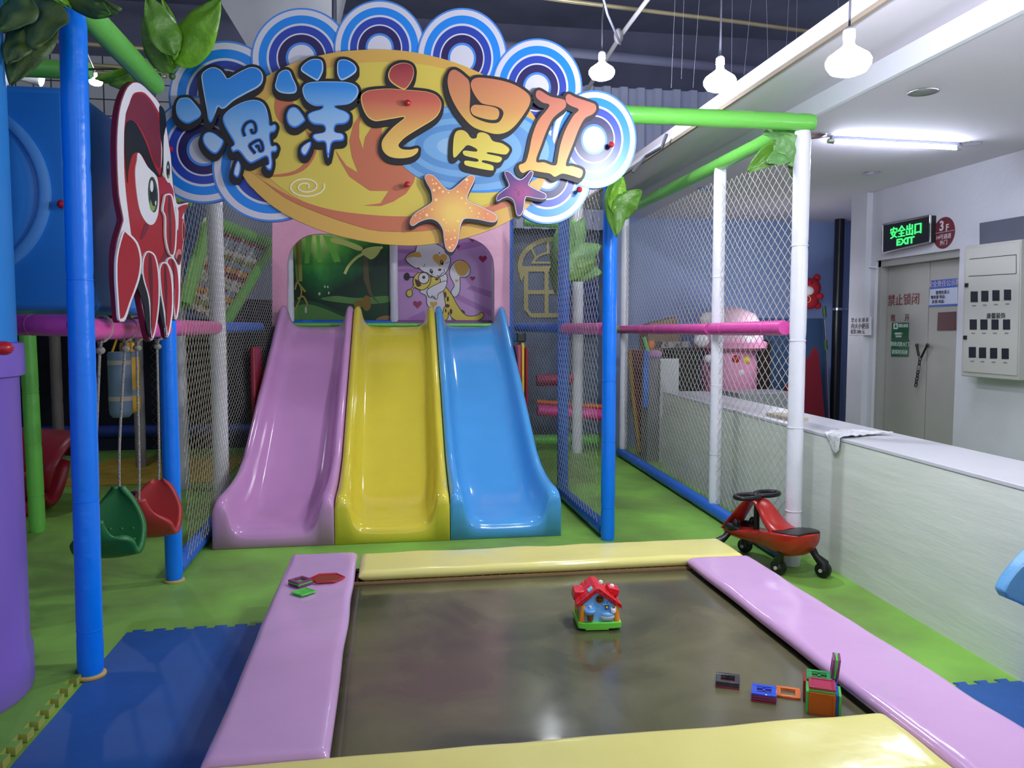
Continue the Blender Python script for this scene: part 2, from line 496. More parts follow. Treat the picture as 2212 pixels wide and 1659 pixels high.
def post(label, base, top, r, m, seed, ring=None, name='padded_post', cat='post', tie=True):
    t = thing(name, base, label, cat)
    mb = MB(); js = sleeve(mb, base, top, r, seed); obj('foam_sleeve', mb, m, t)
    if tie: ties('cable_tie', base, top, r, js[:4], m, t)
    if ring:
        k = MB(); k.lathe([(r * 1.0, 0.0), (r * 1.18, 0.0), (r * 1.2, 0.008), (r * 1.02, 0.012)], V(base) + V((0, 0, 0.001)), seg=28)
        obj('floor_ring', k, ring, t)
    return t
def rail(label, a, b, r, m, seed, cat='rail', name='padded_rail'):
    t = thing(name, V(a), label, cat)
    mb = MB(); js = sleeve(mb, a, b, r, seed, seam=0.3); obj('foam_sleeve', mb, m, t)
    ties('cable_tie', a, b, r, js[::2][:3], m, t)
    return t
M_RING = mat('tan_foam_ring', (205, 170, 95), 0.7, 0.3)
PFL = V((-1.165, 3.21, 0)); PBL = V((-1.158, 4.40, 0)); PBR = V((1.385, 4.86, 0))
post('tall blue padded post nearest the camera on the left', PFL + V((0, 0, 0.004)), (-1.150, 3.23, 2.53), 0.047, M_BLUE, 1, M_RING)
post('blue padded post behind the red swing seat', PBL, (-1.158, 4.40, 2.40), 0.045, M_BLUE, 2, M_RING)
post('blue padded post right of the light blue slide', PBR, (1.385, 4.86, 2.48), 0.045, M_BLUE, 3)
post('blue padded post behind the net by the light blue slide', (1.37, 6.13, 0), (1.37, 6.13, 2.45), 0.045, M_BLUE2, 4)
F0 = V((2.286, 4.16, 0)); F1 = V((2.340, 5.39, 0)); F2 = V((2.457, 8.05, 0))
post('white padded fence post nearest the red ride-on car', F0, F0 + V((0, 0, 2.455)), 0.046, M_WHITE, 5)
post('white padded fence post in the middle of the netted fence', F1 + V((0, 0, 0.09)), F1 + V((0, 0, 2.50)), 0.043, M_WHITE, 6)
post('white padded fence post farthest down the netted fence', F2 + V((0, 0, 0.09)), F2 + V((0, 0, 2.55)), 0.042, M_WHITE, 7)
PWL = V((-1.20, 5.85, 0))
post('greyish white padded post left of the pink slide', PWL, PWL + V((0, 0, 2.35)), 0.055, M_WHITE, 8)
# fence rails
rail('long blue padded pipe lying along the foot of the netted fence', F2 + V((-.01, 0.1, 0.05)), F0 + V((-.01, 0.12, 0.05)), 0.046, M_BLUE2, 10)
rail('pink padded rail between middle and nearest white fence posts', F1 + V((-.05, -0.03, 1.36)), F0 + V((-.05, 0.05, 1.365)), 0.044, M_PINK, 11)
rail('pink padded rail between far and middle white fence posts', F2 + V((-.05, -0.04, 1.36)), F1 + V((-.05, 0.03, 1.36)), 0.042, M_PINK, 12)
rail('green padded top beam sloping away along the netted fence', F2 + V((0, 0.1, 2.59)), F0 + V((0, 0.02, 2.50)), 0.047, M_GREEN, 13, 'beam', 'padded_beam')
rail('bright green padded beam from the signboard to the nearest white post', (1.02, 4.14, 2.50), F0 + V((0.05, -0.02, 2.50)), 0.046, M_GREEN, 14, 'beam', 'padded_beam')
# left rails
rail('pink padded rail between the two left blue posts above the swings', (-1.167, 3.26, 1.355), (-1.160, 4.355, 1.36), 0.045, M_PINK, 15)
rail('pink padded rail left of the nearest blue post above the green post', (-1.20, 3.27, 1.37), (-2.2, 3.74, 1.38), 0.042, M_PINK, 16)
rail('green padded beam between left blue post top and the signboard', (-1.14, 3.20, 2.575), (-1.075, 4.0, 2.50), 0.05, M_GREEN, 17, 'beam', 'padded_beam')
rail('green padded beam running left from the nearest blue post top', (-1.13, 3.22, 2.58), (-2.0, 3.24, 2.60), 0.045, M_GREEN, 18, 'beam', 'padded_beam')
rail('short green padded beam below the side leaves behind the red octopus', (-2.2, 4.4, 2.67), (-1.50, 4.42, 2.68), 0.045, M_GREEN, 19, 'beam', 'padded_beam')
k = MB(); k.cyl((-2.05, 4.4, 2.30), (-2.05, 4.4, 2.64), .03); tag(obj('riser', k, M_GREEN), 'short green riser standing on the blue cabin box', 'post')
rail('pink padded rail behind net from left blue post to white post', (-1.165, 4.46, 1.365), (-1.195, 5.80, 1.37), 0.045, M_PINK, 20)
rail('blue padded pipe on the floor behind the left blue post', (-1.17, 4.47, 0.05), (-1.19, 5.8, 0.05), 0.048, M_BLUE2, 21)
rail('dull blue padded rail between white post and the pink slide', (-1.25, 5.92, 1.37), (-1.12, 7.2, 1.38), 0.042, M_BLUE2, 22)
rail('blue padded pipe on the floor right of the light blue slide', (1.385, 4.92, 0.05), (1.37, 6.08, 0.05), 0.047, M_BLUE2, 23)
rail('pink padded rail behind net beside the right blue post', (1.385, 4.93, 1.36), (1.37, 6.08, 1.365), 0.042, M_PINK, 24)
rail('blue padded rail behind the net right of the blue slide', (1.43, 6.2, 1.37), (1.20, 7.35, 1.38), 0.042, M_BLUE2, 25)
rail('green padded beam at the top right of the slide net', (1.38, 4.92, 2.40), (1.37, 6.1, 2.43), 0.04, M_GREEN, 26, 'beam', 'padded_beam')

def net(label, O, U, Lv, a, bh, r, m, seed, V2=None, group=None):
    """knotted diamond netting stretched over a rectangle: O corner, U vector along, Lv height"""
    O = V(O); U = V(U); Lu = U.length; ud = U.normalized(); nd = V((ud.y, -ud.x, 0))
    nu = max(2, int(round(Lu / (a / 2)))); nv = max(2, int(round(Lv / (bh / 2))))
    def P(i, j):
        h = noise.noise_vector(V((i * 1.7 + seed * 13.3, j * 1.9, seed)))
        k = noise.noise_vector(V((i * 0.06 + seed, j * 0.06, 5.2)))
        x = i / nu * Lu + (0 if i in (0, nu) else 0.05 * a * h.x + 0.2 * a * k.x)
        z = j / nv * Lv + (0 if j in (0, nv) else 0.05 * bh * h.y + 0.2 * bh * k.y)
        return O + ud * x + V((0, 0, z)) + nd * (0.012 * k.z)
    mb = MB(); pts = {}
    def G(i, j):
        if (i, j) not in pts: pts[(i, j)] = P(i, j)
        return pts[(i, j)]
    vs = []; fs = []
    def bar(p, q):
        t = (q - p).normalized(); s1 = nd * r; s2 = t.cross(nd) * r
        b0 = len(vs)
        for c in (p, q):
            vs.append(c + s1); vs.append(c - s1 * 0.6 + s2); vs.append(c - s1 * 0.6 - s2)
        fs.extend([(b0, b0 + 1, b0 + 4, b0 + 3), (b0 + 1, b0 + 2, b0 + 5, b0 + 4), (b0 + 2, b0, b0 + 3, b0 + 5)])
    for i in range(nu):
        for j in range(nv):
            if (i + j) % 2 == 0: bar(G(i, j), G(i + 1, j + 1))
            else: bar(G(i + 1, j), G(i, j + 1))
    mb.add(vs, fs)
    mb2 = mb
    me_o = obj('safety_net', mb2, m, smooth=False, recalc=False)
    return tag(me_o, label, 'net', group)
net('white diamond safety net between nearest and middle fence posts', F0 + V((0, 0.05, 0.10)), (F1 - F0) * 0.93, 2.29, 0.088, 0.072, 0.0019, M_NET, 1)
net('white diamond safety net between middle and far fence posts', F1 + V((0, 0.05, 0.10)), (F2 - F1) * 0.965, 2.33, 0.088, 0.072, 0.0019, M_NET, 2)
net('white diamond net hanging beside the right blue post', (1.332, 4.93, 0.10), V((1.318, 6.08, 0)) - V((1.332, 4.93, 0)), 2.28, 0.075, 0.085, 0.0016, M_NET, 3)
net('fine grey net between blue slide and the post behind it', (1.37, 6.19, 0.05), V((1.12, 7.3, 0)) - V((1.37, 6.19, 0)), 2.35, 0.06, 0.05, 0.0015, M_NETG, 4)
net('white diamond net between left blue post and whitish post', (-1.105, 4.47, 0.10), V((-1.13, 5.79, 0)) - V((-1.105, 4.47, 0)), 2.12, 0.072, 0.085, 0.0016, M_NETL, 5)
net('fine grey net between whitish post and pink slide', (-1.195, 5.92, 0.05), V((-1.02, 7.3, 0)) - V((-1.195, 5.92, 0)), 2.3, 0.06, 0.05, 0.0015, M_NETG, 6)

# ================================================================== SLIDES
YS = [5.02, 5.05, 5.09, 5.2, 5.35, 5.5, 5.7, 5.9, 6.1, 6.3, 6.6, 6.9, 7.15, 7.3, 7.42, 7.5, 7.56, 7.6]
def interp(tab, x):
    if x <= tab[0][0]: return tab[0][1]
    for (a, p), (b, q) in zip(tab, tab[1:]):
        if x <= b:
            t = (x - a) / (b - a); return p + (q - p) * t
    return tab[-1][1]
T_WALL = [(5.02, .285), (5.05, .305), (5.09, .315), (5.2, .325), (5.4, .36), (5.7, .47), (6.0, .66), (6.3, .86), (6.9, 1.23), (7.3, 1.49), (7.45, 1.575), (7.52, 1.58), (7.57, 1.55), (7.6, 1.47)]
T_BED = [(5.02, .085), (5.05, .102), (5.09, .108), (5.35, .112), (5.55, .15), (5.75, .245), (6.0, .405), (6.3, .615), (6.9, 1.04), (7.15, 1.20), (7.3, 1.29), (7.42, 1.345), (7.5, 1.372), (7.6, 1.385)]
T_XL = [(5.02, -1.09), (5.2, -1.075), (5.5, -1.035), (6.5, -1.01), (7.6, -.985)]
T_X1 = [(5.02, -.352), (5.4, -.345), (7.6, -.318)]
T_X2 = [(5.02, .377), (5.4, .39), (7.6, .432)]
T_XR = [(5.02, 1.110), (5.2, 1.10), (5.5, 1.085), (6.5, 1.09), (7.6, 1.10)]
def slide(label, tl, tr, m):
    secs = []
    for y in YS:
        xl = interp(tl, y) + 0.0045; xr = interp(tr, y) - 0.0045; zb = interp(T_BED, y); zw = interp(T_WALL, y)
        h = zw - zb; fl = max(0.0, min(1.0, (5.6 - y) / 0.5))
        wt = 0.055 + 0.02 * fl
        half = [(0, max(0, zw - 0.30) if y > 5.6 else 0.0), (0, zw - 0.05), (0.006, zw - 0.018), (0.02, zw - 0.004), (0.034, zw), (wt - 0.008, zw - 0.006), (wt + 0.004, zw - 0.03),
                (wt + 0.012, zb + h * 0.72), (wt + 0.022, zb + h * 0.5), (wt + 0.036, zb + h * 0.3), (wt + 0.058, zb + h * 0.14), (wt + 0.085, zb + h * 0.05), (wt + 0.125, zb + h * 0.01), (wt + 0.2, zb - 0.002)]
        secs.append([V((xl + x, y, z)) for x, z in half] + [V((xr - x, y, z)) for x, z in reversed(half)])
    mb = MB(); n = len(secs[0]); vs = [p for s in secs for p in s]; fs = []
    for i in range(len(secs) - 1):
        for k in range(n - 1): fs.append((i * n + k, i * n + k + 1, (i + 1) * n + k + 1, (i + 1) * n + k))
    mb.add(vs, fs)
    # rounded lip and upright front apron
    a = secs[0]; rows = [a]
    for dy, dz in ((-0.012, -0.012), (-0.017, -0.03)):
        rows.append([V((p.x, p.y + dy, max(0.0, p.z + dz))) for p in a])
    rows.append([V((p.x, 5.02 - 0.02, 0.002)) for p in a])
    vs = [p for s in rows for p in s]; fs = []
    for i in range(len(rows) - 1):
        for k in range(n - 1): fs.append((i * n + k, i * n + k + 1, (i + 1) * n + k + 1, (i + 1) * n + k))
    mb.add(vs, fs)
    t = thing('slide', ((interp(tl, 6) + interp(tr, 6)) / 2, 6.0, 0), label, 'slide', 'three fibreglass slides side by side')
    o = obj('slide_shell', mb, m, t, ang=75, solid=0.006)
    return t
M_SP = mat('lilac_fibreglass', (205, 150, 200), 0.12, 0.55, bump=0.10, bscale=3.0, var=0.05)
M_SY = mat('yellow_fibreglass', (222, 204, 66), 0.12, 0.55, bump=0.10, bscale=3.0, var=0.05)
M_SB = mat('light_blue_fibreglass', (82, 162, 226), 0.12, 0.55, bump=0.10, bscale=3.0, var=0.05)
s1 = slide('pink fibreglass slide, left of the three', T_XL, T_X1, M_SP)
s2 = slide('yellow fibreglass slide between the pink and blue ones', T_X1, T_X2, M_SY)
s3 = slide('light blue fibreglass slide, right of the three', T_X2, T_XR, M_SB)

# ---- platform, arch panel and murals behind the slides
M_PANEL = mat('pink_vinyl_panel', (236, 168, 196), 0.35, 0.45, bump=0.35, bscale=7, var=0.10, vscale=3)
ap = MB()
def yz(pts, y): return [onY(px, py, y) for px, py in pts]
YA = 7.62
inner = smooth([(619, 705), (619, 560)], 1, False)
outl = [(588, 705), (588, 380), (1101, 380), (1101, 705)]
ins = [(1068, 705), (1068, 590)] + smooth([(1068, 585), (1064, 556), (1048, 532), (1026, 518), (1004, 512)], 5, False) + smooth([(690, 505), (664, 509), (642, 522), (626, 544), (620, 572)], 5, False) + [(620, 580), (620, 705)]
loop = yz(outl, YA) + yz(ins, YA)
at_ = thing('arch_panel', (0.05, YA, 1.4), 'pink vinyl panel with arched opening at the top of the slides', 'panel')
obj('vinyl_panel', MB().prism(loop, (0, 0.05, 0)), M_PANEL, at_, ang=30)
pt = thing('platform', (0.05, 8.1, 0), 'raised play platform behind the tops of the slides', 'platform')
p_ = MB(); p_.box((0.06, 8.10, 1.34), (2.2, 0.79, 0.08)); obj('deck', p_, mat('dark_deck', (60, 60, 70), 0.7), pt, smooth=False)
p_ = MB(); p_.tube([(-1.0, 7.70, 1.40), (1.1, 7.70, 1.40)], 0.022, 12); obj('front_roll', p_, M_GREEN, pt)
p_ = MB(); p_.tube([(-1.0, 8.40, 1.43), (0.06, 8.40, 1.43)], 0.03, 12); obj('blue_back_roll', p_, M_BLUE2, pt)
p_ = MB(); p_.tube([(0.06, 8.40, 1.43), (1.12, 8.40, 1.43)], 0.03, 12); obj('mauve_back_roll', p_, mat('mauve_vinyl', (128, 78, 138), 0.5), pt)
for x in (-1.0, 1.1):
    for y in (7.75, 8.45):
        p_ = MB(); p_.cyl((x, y, 0), (x, y, 1.3), 0.04); obj('leg', p_, M_GREY, pt)
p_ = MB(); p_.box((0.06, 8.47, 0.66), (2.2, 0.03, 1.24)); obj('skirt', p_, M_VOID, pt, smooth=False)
post('white padded post between forest mural and cat mural', (0.058, 8.40, 1.44), (0.058, 8.40, 2.6), 0.042, M_WHITE, 31, tie=False)
post('white padded post at the left end of the forest mural', (-1.00, 8.34, 1.44), (-1.00, 8.34, 2.6), 0.045, M_WHITE, 32, tie=False)
post('white padded post at the right end of the cat mural', (1.125, 8.34, 1.44), (1.125, 8.34, 2.6), 0.045, M_WHITE, 33, tie=False)
post('blue padded post edging the pink arch panel, pink slide side', (-1.03, 7.66, 0.9), (-1.03, 7.66, 2.6), 0.035, M_BLUE2, 34, tie=False)
post('blue padded post edging the pink arch panel, blue slide side', (1.175, 7.66, 0.9), (1.175, 7.66, 2.6), 0.035, M_BLUE2, 35, tie=False)

# forest mural: printed vinyl
YM = 8.46
def printed(parent, name, y, layers):
    """flat printed shapes, each a hair in front of the last"""
    mb = MB(); ms = []; o = 0.0
    for c, loops in layers:
        o += 0.0008
        mm = mat('print_%d_%d_%d' % c, c, 0.4, 0.4)
        if mm not in ms: ms.append(mm)
        mb.m = ms.index(mm)
        P_, F_ = fill(loops); mb.add([onY(a, b, y - o) for a, b in P_], F_)
    return obj(name, mb, ms, parent, smooth=False, recalc=False)
def ell(cx, cy, rx, ry, n=20, a=0.0):
    return [(cx + rx * math.cos(t) * math.cos(a) - ry * math.sin(t) * math.sin(a), cy + rx * math.cos(t) * math.sin(a) + ry * math.sin(t) * math.cos(a)) for t in [2 * PI * k / n for k in range(n)]]
def zt(ox, oy, s, pts): return [(ox + x / s, oy + y / s) for x, y in pts]
def ribbon(pts, w):
    """stroke of width w (or widths) along a path"""
    L = []; R = []; n = len(pts)
    for i in range(n):
        a = pts[max(i - 1, 0)]; b = pts[min(i + 1, n - 1)]
        tx, ty = b[0] - a[0], b[1] - a[1]; q = math.hypot(tx, ty) or 1
        ww = w[i] if isinstance(w, (list, tuple)) else w
        L.append((pts[i][0] - ty / q * ww / 2, pts[i][1] + tx / q * ww / 2)); R.append((pts[i][0] + ty / q * ww / 2, pts[i][1] - tx / q * ww / 2))
    return L + R[::-1]
fm = thing('mural', onY(735, 692, YM), 'dark green forest mural above pink and yellow slides', 'mural')
fb = MB(); fb.prism([onY(x, y, YM) for x, y in [(605, 470), (841, 470), (841, 692), (605, 692)]], (0, 0.02, 0))
gm = bpy.data.materials.new('forest_print'); gm.use_nodes = True
nt = gm.node_tree; p = nt.nodes['Principled BSDF']; p.inputs['Roughness'].default_value = 0.3
tc = nt.nodes.new('ShaderNodeTexCoord'); sp = nt.nodes.new('ShaderNodeSeparateXYZ'); nz = nt.nodes.new('ShaderNodeTexNoise'); nz.inputs['Scale'].default_value = 5; nz.inputs['Detail'].default_value = 6
ad = nt.nodes.new('ShaderNodeMath'); ad.operation = 'MULTIPLY_ADD'; ad.inputs[1].default_value = 0.30
nt.links.new(tc.outputs['Generated'], sp.inputs[0]); nt.links.new(tc.outputs['Object'], nz.inputs[0])
nt.links.new(nz.outputs['Fac'], ad.inputs[0])
sx_ = nt.nodes.new('ShaderNodeMath'); sx_.operation = 'SUBTRACT'; sx_.inputs[1].default_value = 0.36; nt.links.new(sp.outputs[0], sx_.inputs[0])
ab_ = nt.nodes.new('ShaderNodeMath'); ab_.operation = 'ABSOLUTE'; nt.links.new(sx_.outputs[0], ab_.inputs[0])
ml_ = nt.nodes.new('ShaderNodeMath'); ml_.operation = 'MULTIPLY_ADD'; ml_.inputs[1].default_value = -0.75; nt.links.new(ab_.outputs[0], ml_.inputs[0]); nt.links.new(sp.outputs[2], ml_.inputs[2])
nt.links.new(ml_.outputs[0], ad.inputs[2])
rp = nt.nodes.new('ShaderNodeValToRGB'); nt.links.new(ad.outputs[0], rp.inputs[0]); nt.links.new(rp.outputs[0], p.inputs['Base Color'])
for i, (q, c) in enumerate([(0.02, (20, 66, 34)), (0.30, (12, 46, 26)), (0.52, (26, 110, 46)), (0.70, (84, 180, 66)), (0.92, (214, 240, 140))]):
    el = rp.color_ramp.elements
    if i < 2: el[i].position = min(q, 1); el[i].color = lin(c)
    else: k = el.new(min(q, 1.0)); k.color = lin(c)
obj('print_backing', fb, gm, fm, smooth=False)
Z8 = lambda pts: zt(600, 490, 4.424, pts)
layers = [((128, 208, 84), [Z8([(270, 70), (330, 70), (300, 350), (255, 350)]), Z8([(365, 80), (400, 80), (420, 340), (385, 340)]), Z8([(430, 80), (520, 90), (600, 330), (540, 340)])]),
          ((150, 148, 70), [Z8([(150, 130), (225, 80), (235, 520), (180, 520)])]),
          ((108, 118, 52), [Z8([(165, 130), (190, 110), (205, 510), (185, 510)])]),
          ((44, 86, 50), [Z8(smooth([(110, 760), (200, 700), (400, 730), (560, 800), (720, 850), (720, 890), (110, 890)], 4))]),
          ((96, 146, 74), [Z8(smooth([(120, 800), (240, 740), (380, 760), (560, 830), (640, 890), (130, 890)], 4)), Z8(smooth([(420, 680), (560, 660), (760, 680), (1060, 660), (1060, 720), (800, 740), (560, 720), (440, 700)], 4))]),
          ((96, 88, 56), [Z8([(815, 180), (860, 180), (870, 480), (900, 640), (1000, 770), (930, 700), (870, 640), (820, 500)])]),
          ((206, 218, 120), [Z8(smooth(ribbon(smooth([(640, 450), (680, 370), (760, 290), (860, 240), (950, 220), (1000, 190)], 5, False), [10, 22, 30, 50, 40, 8] if False else 26), 1)), Z8(smooth([(800, 240), (860, 200), (980, 190), (960, 260), (900, 310), (850, 290)], 4)), Z8(smooth([(510, 110), (620, 120), (800, 190), (780, 230), (640, 180), (520, 150)], 4))]),
          ((160, 150, 60), [Z8(ribbon(smooth([(215, 560), (225, 640), (180, 760), (130, 800), (110, 690)], 5, False), 14)), Z8(ribbon(smooth([(165, 600), (185, 530), (215, 560), (265, 620), (230, 590)], 5, False), 16)), Z8(ribbon(smooth([(190, 690), (240, 665), (275, 720), (280, 760)], 5, False), 18))]),
          ((138, 110, 40), [Z8(ell(850, 730, 45, 75, 12)), Z8(ell(770, 740, 45, 40, 10))]),
          ((196, 204, 190), [Z8(ell(450, 572, 8, 12, 8)), Z8(ell(478, 574, 7, 12, 8)), Z8(ell(488, 632, 8, 14, 8)), Z8(ell(398, 640, 12, 16, 8)), Z8(ell(268, 795, 12, 34, 10))]),
          ((165, 125, 80), [Z8(smooth([(940, 890), (990, 855), (1065, 850), (1065, 892)], 3))])]
printed(fm, 'forest_print', YM, layers)
# cat mural
cm = thing('mural', onY(960, 692, YM), 'lilac mural of white cat hugging toy giraffe above blue slide', 'mural')
cb = MB(); cb.prism([onY(x, y, YM) for x, y in [(857, 470), (1066, 470), (1066, 694), (857, 694)]], (0, 0.02, 0))
obj('print_backing', cb, mat('lilac_print', (196, 150, 206), 0.4), cm, smooth=False)
def heart(cx, cy, s):
    return [(cx + s * 16 * math.sin(t) ** 3 / 17, cy - s * (13 * math.cos(t) - 5 * math.cos(2 * t) - 2 * math.cos(3 * t) - math.cos(4 * t)) / 17) for t in [2 * PI * k / 24 for k in range(24)]]
LINE = (38, 26, 34); WH = (226, 222, 230); YL = (226, 205, 76); TN = (214, 166, 72); RD = (164, 42, 92); PR = (176, 122, 188); BR = (84, 40, 26)
def outline(l, w=7): return offs(l, w)
sm = smooth
cat_head = sm([(1345, 170), (1440, 150), (1560, 190), (1640, 290), (1640, 360), (1600, 440), (1520, 480), (1420, 440), (1350, 390), (1310, 310), (1320, 230)], 4)
cat_ear = sm([(1225, 305), (1270, 255), (1350, 240), (1370, 300), (1340, 390), (1270, 360)], 4)
cat_body = sm([(1400, 560), (1480, 480), (1600, 450), (1615, 520), (1600, 600), (1620, 750), (1660, 890), (1580, 890), (1440, 760), (1420, 660), (1360, 620)], 4)
tail = sm([(1660, 620), (1690, 560), (1650, 470), (1650, 400), (1700, 335), (1770, 325), (1830, 380), (1830, 450), (1790, 480), (1740, 480), (1740, 560), (1730, 630), (1690, 670)], 4)
gir_body = sm([(1590, 570), (1660, 650), (1720, 760), (1800, 850), (1900, 850), (1950, 820), (1965, 850), (1940, 880), (1860, 900), (1700, 890), (1630, 810), (1600, 700)], 4)
gir_head = sm([(1300, 500), (1340, 445), (1420, 440), (1460, 490), (1440, 560), (1380, 600), (1310, 570)], 4)
gir_neck = sm([(1450, 490), (1540, 490), (1540, 540), (1440, 590)], 4)
arm = sm([(1430, 610), (1500, 560), (1610, 520), (1590, 600), (1530, 640), (1520, 690), (1480, 660), (1450, 670)], 4)
foot = sm([(1580, 860), (1590, 780), (1620, 770), (1625, 860), (1600, 890)], 4)
Zs = lambda ls: [Z8(l) for l in ls]
layers = [(PR, Zs([[(1140, 320), (1400, 280), (1400, 330), (1140, 380)], [(1140, 400), (1350, 400), (1350, 440), (1140, 430)], [(1140, 210), (1300, 220), (1300, 260), (1140, 250)], [(1720, 640), (2045, 800), (2045, 860), (1700, 690)], [(1850, 560), (2045, 620), (2045, 680), (1800, 590)], [(1240, 880), (1400, 800), (1420, 890)], [(1700, 160), (2045, 110), (2045, 160), (1720, 230)]])),
          (RD, Zs([heart(1960, 305, 42), heart(1862, 492, 27), heart(1335, 740, 46), heart(1720, 190, 26), heart(1860, 115, 34)])),
          (LINE, Zs([outline(tail), outline(cat_body)])),
          (WH, Zs([tail, cat_body])),
          (TN, Zs([sm([(1690, 350), (1770, 325), (1830, 380), (1800, 450), (1740, 470), (1700, 410)], 4), heart(1710, 515, 18), heart(1490, 740, 38)])),
          (LINE, Zs([outline(gir_body), outline(foot), outline(gir_neck)])),
          (YL, Zs([gir_body, foot, gir_neck])),
          (BR, Zs([ell(1600, 650, 14, 30, 10), ell(1625, 690, 12, 26, 10), ell(1620, 755, 24, 18, 10), ell(1655, 810, 14, 28, 10), ell(1770, 810, 26, 12, 10, .7), ell(1605, 800, 8, 20, 8), ell(1520, 500, 18, 12, 8)])),
          (LINE, Zs([outline(cat_ear), outline(cat_head)])),
          (WH, Zs([cat_ear, cat_head])),
          (TN, Zs([sm([(1230, 300), (1270, 258), (1350, 240), (1368, 290), (1290, 285)], 4), heart(1550, 310, 74)])),
          (LINE, Zs([outline(gir_head), ribbon([(1260, 480), (1310, 480)], 12), ribbon([(1310, 565), (1265, 610)], 20), ell(1234, 475, 30, 38, 12), outline(ell(1258, 635, 26, 32, 12)), ell(1568, 342, 16, 26, 10, -.3), ell(1468, 425, 16, 24, 10, -.3), ribbon(sm([(1520, 465), (1545, 470), (1570, 445), (1590, 430), (1590, 400)], 4, False), 6), ell(1548, 410, 18, 12, 8), ell(1543, 250, 10, 5, 8), ribbon([(1395, 385), (1405, 355)], 5), ribbon([(1450, 462), (1490, 458)], 4), ribbon([(1600, 350), (1640, 335)], 4)])),
          (YL, Zs([gir_head, ell(1258, 635, 26, 32, 12), ribbon([(1312, 563), (1265, 612)], 9)])),
          (BR, Zs([sm([(1310, 500), (1350, 520), (1370, 560), (1330, 570)], 4)])),
          (LINE, Zs([ell(1395, 490, 56, 58, 16), outline(arm, 6)])),
          (WH, Zs([ell(1395, 490, 48, 50, 16), arm, ell(1566, 334, 6, 8, 6), ell(1470, 416, 5, 7, 6)])),
          (LINE, Zs([ell(1395, 482, 15, 16, 10), ribbon([(1470, 680), (1478, 650)], 4), ribbon([(1500, 690), (1500, 655)], 4)]))]
printed(cm, 'cat_print', YM, layers)

# ================================================================== SIGNBOARD
YSG = 4.06
sg = thing('signboard', (0.05, YSG, 1.85), 'big cut-out signboard with cloud rings, yellow oval and bubble characters above slides', 'signboard')
def SP(px, py, o): return onY(px, py, YSG - o)
def board(name, loops, o, th, m, parent, ang=40, bevel=0):
    mb = MB(); slabfill(mb, loops, lambda x, y: SP(x, y, o), (0, th, 0))
    return obj(name, mb, m, parent, ang=ang)
R_COL = [mat('ring_border_blue', (64, 128, 214), 0.35), mat('ring_white', (204, 200, 214), 0.35), mat('ring_sky_blue', (24, 128, 222), 0.35), mat('ring_royal_blue', (36, 62, 164), 0.35), mat('ring_navy_purple', (34, 22, 84), 0.35)]
BANDS = [(1.0, 0), (.965, 1), (.85, 2), (.69, 1), (.645, 3), (.495, 1), (.465, 4), (.31, 0), (.262, 1)]
def cloud(cx, cy, rx, ry, o):
    mb = MB(); n = 72
    rings = [[SP(cx + rx * f * math.cos(2 * PI * k / n), cy + ry * f * math.sin(2 * PI * k / n), o) for k in range(n)] for f, _ in BANDS]
    b = [p + V((0, 0.035, 0)) for p in rings[0]]
    vs = [p for r in rings for p in r] + b
    for i in range(len(BANDS)):
        mb.m = BANDS[i][1]
    base = len(mb.v); mb.v += vs
    for i in range(len(BANDS)):
        if i < len(BANDS) - 1:
            for k in range(n):
                k2 = (k + 1) % n
                mb.f.append([base + i * n + k, base + i * n + k2, base + (i + 1) * n + k2, base + (i + 1) * n + k]); mb.mi.append(BANDS[i][1])
        else:
            mb.f.append([base + i * n + k for k in range(n)]); mb.mi.append(BANDS[i][1])
    q = len(BANDS) * n
    for k in range(n):
        k2 = (k + 1) % n
        mb.f.append([base + k, base + k2, base + q + k2, base + q + k]); mb.mi.append(0)
    mb.f.append([base + q + k for k in range(n)][::-1]); mb.mi.append(1)
    return obj('cloud_ring_board', mb, R_COL, sg, ang=35)
for i, (cx, cy, rx, ry) in enumerate([(485, 209, 121, 121), (651, 125, 109, 108), (820, 104, 99, 104), (998, 126, 98, 109), (1160, 189, 98, 106),
                                      (440, 323, 119, 116), (586, 362, 128, 117), (1182, 381, 94, 103), (1283, 301, 92, 106)]):
    cloud(cx, cy, rx, ry, 0.004 + 0.0025 * i)
# filler board behind the clouds and white little gaps
board('backing_board', [smooth([(420, 300), (450, 200), (545, 130), (640, 110), (820, 80), (990, 100), (1090, 110), (1160, 180), (1240, 230), (1300, 300), (1200, 400), (1120, 440), (900, 500), (700, 480), (560, 420), (450, 380)], 4)], 0.0, 0.03, R_COL[1], sg)
M_OV1 = mat('oval_amber', (206, 160, 76), 0.3, 0.5, bump=0.12, bscale=6)
M_OV2 = mat('oval_yellow', (208, 184, 76), 0.3, 0.5, bump=0.12, bscale=6)
M_OR = mat('flame_orange', (190, 106, 74), 0.35)
oval = smooth([(880, 530), (800, 523), (720, 506), (650, 480), (590, 446), (540, 400), (505, 345), (492, 300), (500, 250), (530, 205), (575, 166), (625, 140), (690, 120), (750, 110), (830, 107), (900, 114), (980, 134), (1050, 164), (1105, 198), (1150, 245), (1180, 300), (1185, 350), (1172, 400), (1140, 448), (1090, 482), (1020, 510), (950, 525)], 3)
board('oval_board', [oval], 0.032, 0.03, M_OV1, sg)
inner_o = smooth([(830, 468), (740, 462), (660, 438), (590, 392), (545, 345), (530, 300), (545, 250), (600, 195), (680, 155), (760, 138), (840, 134), (930, 142), (1010, 165), (1080, 200), (1120, 250), (1140, 310), (1135, 370), (1100, 420), (1020, 450), (930, 468)], 3)
board('oval_print', [inner_o], 0.0335, 0.002, M_OV2, sg)
B2 = lambda pts: zt(350, 0, 2.962, pts)
B3 = lambda pts: zt(850, 0, 2.962, pts)
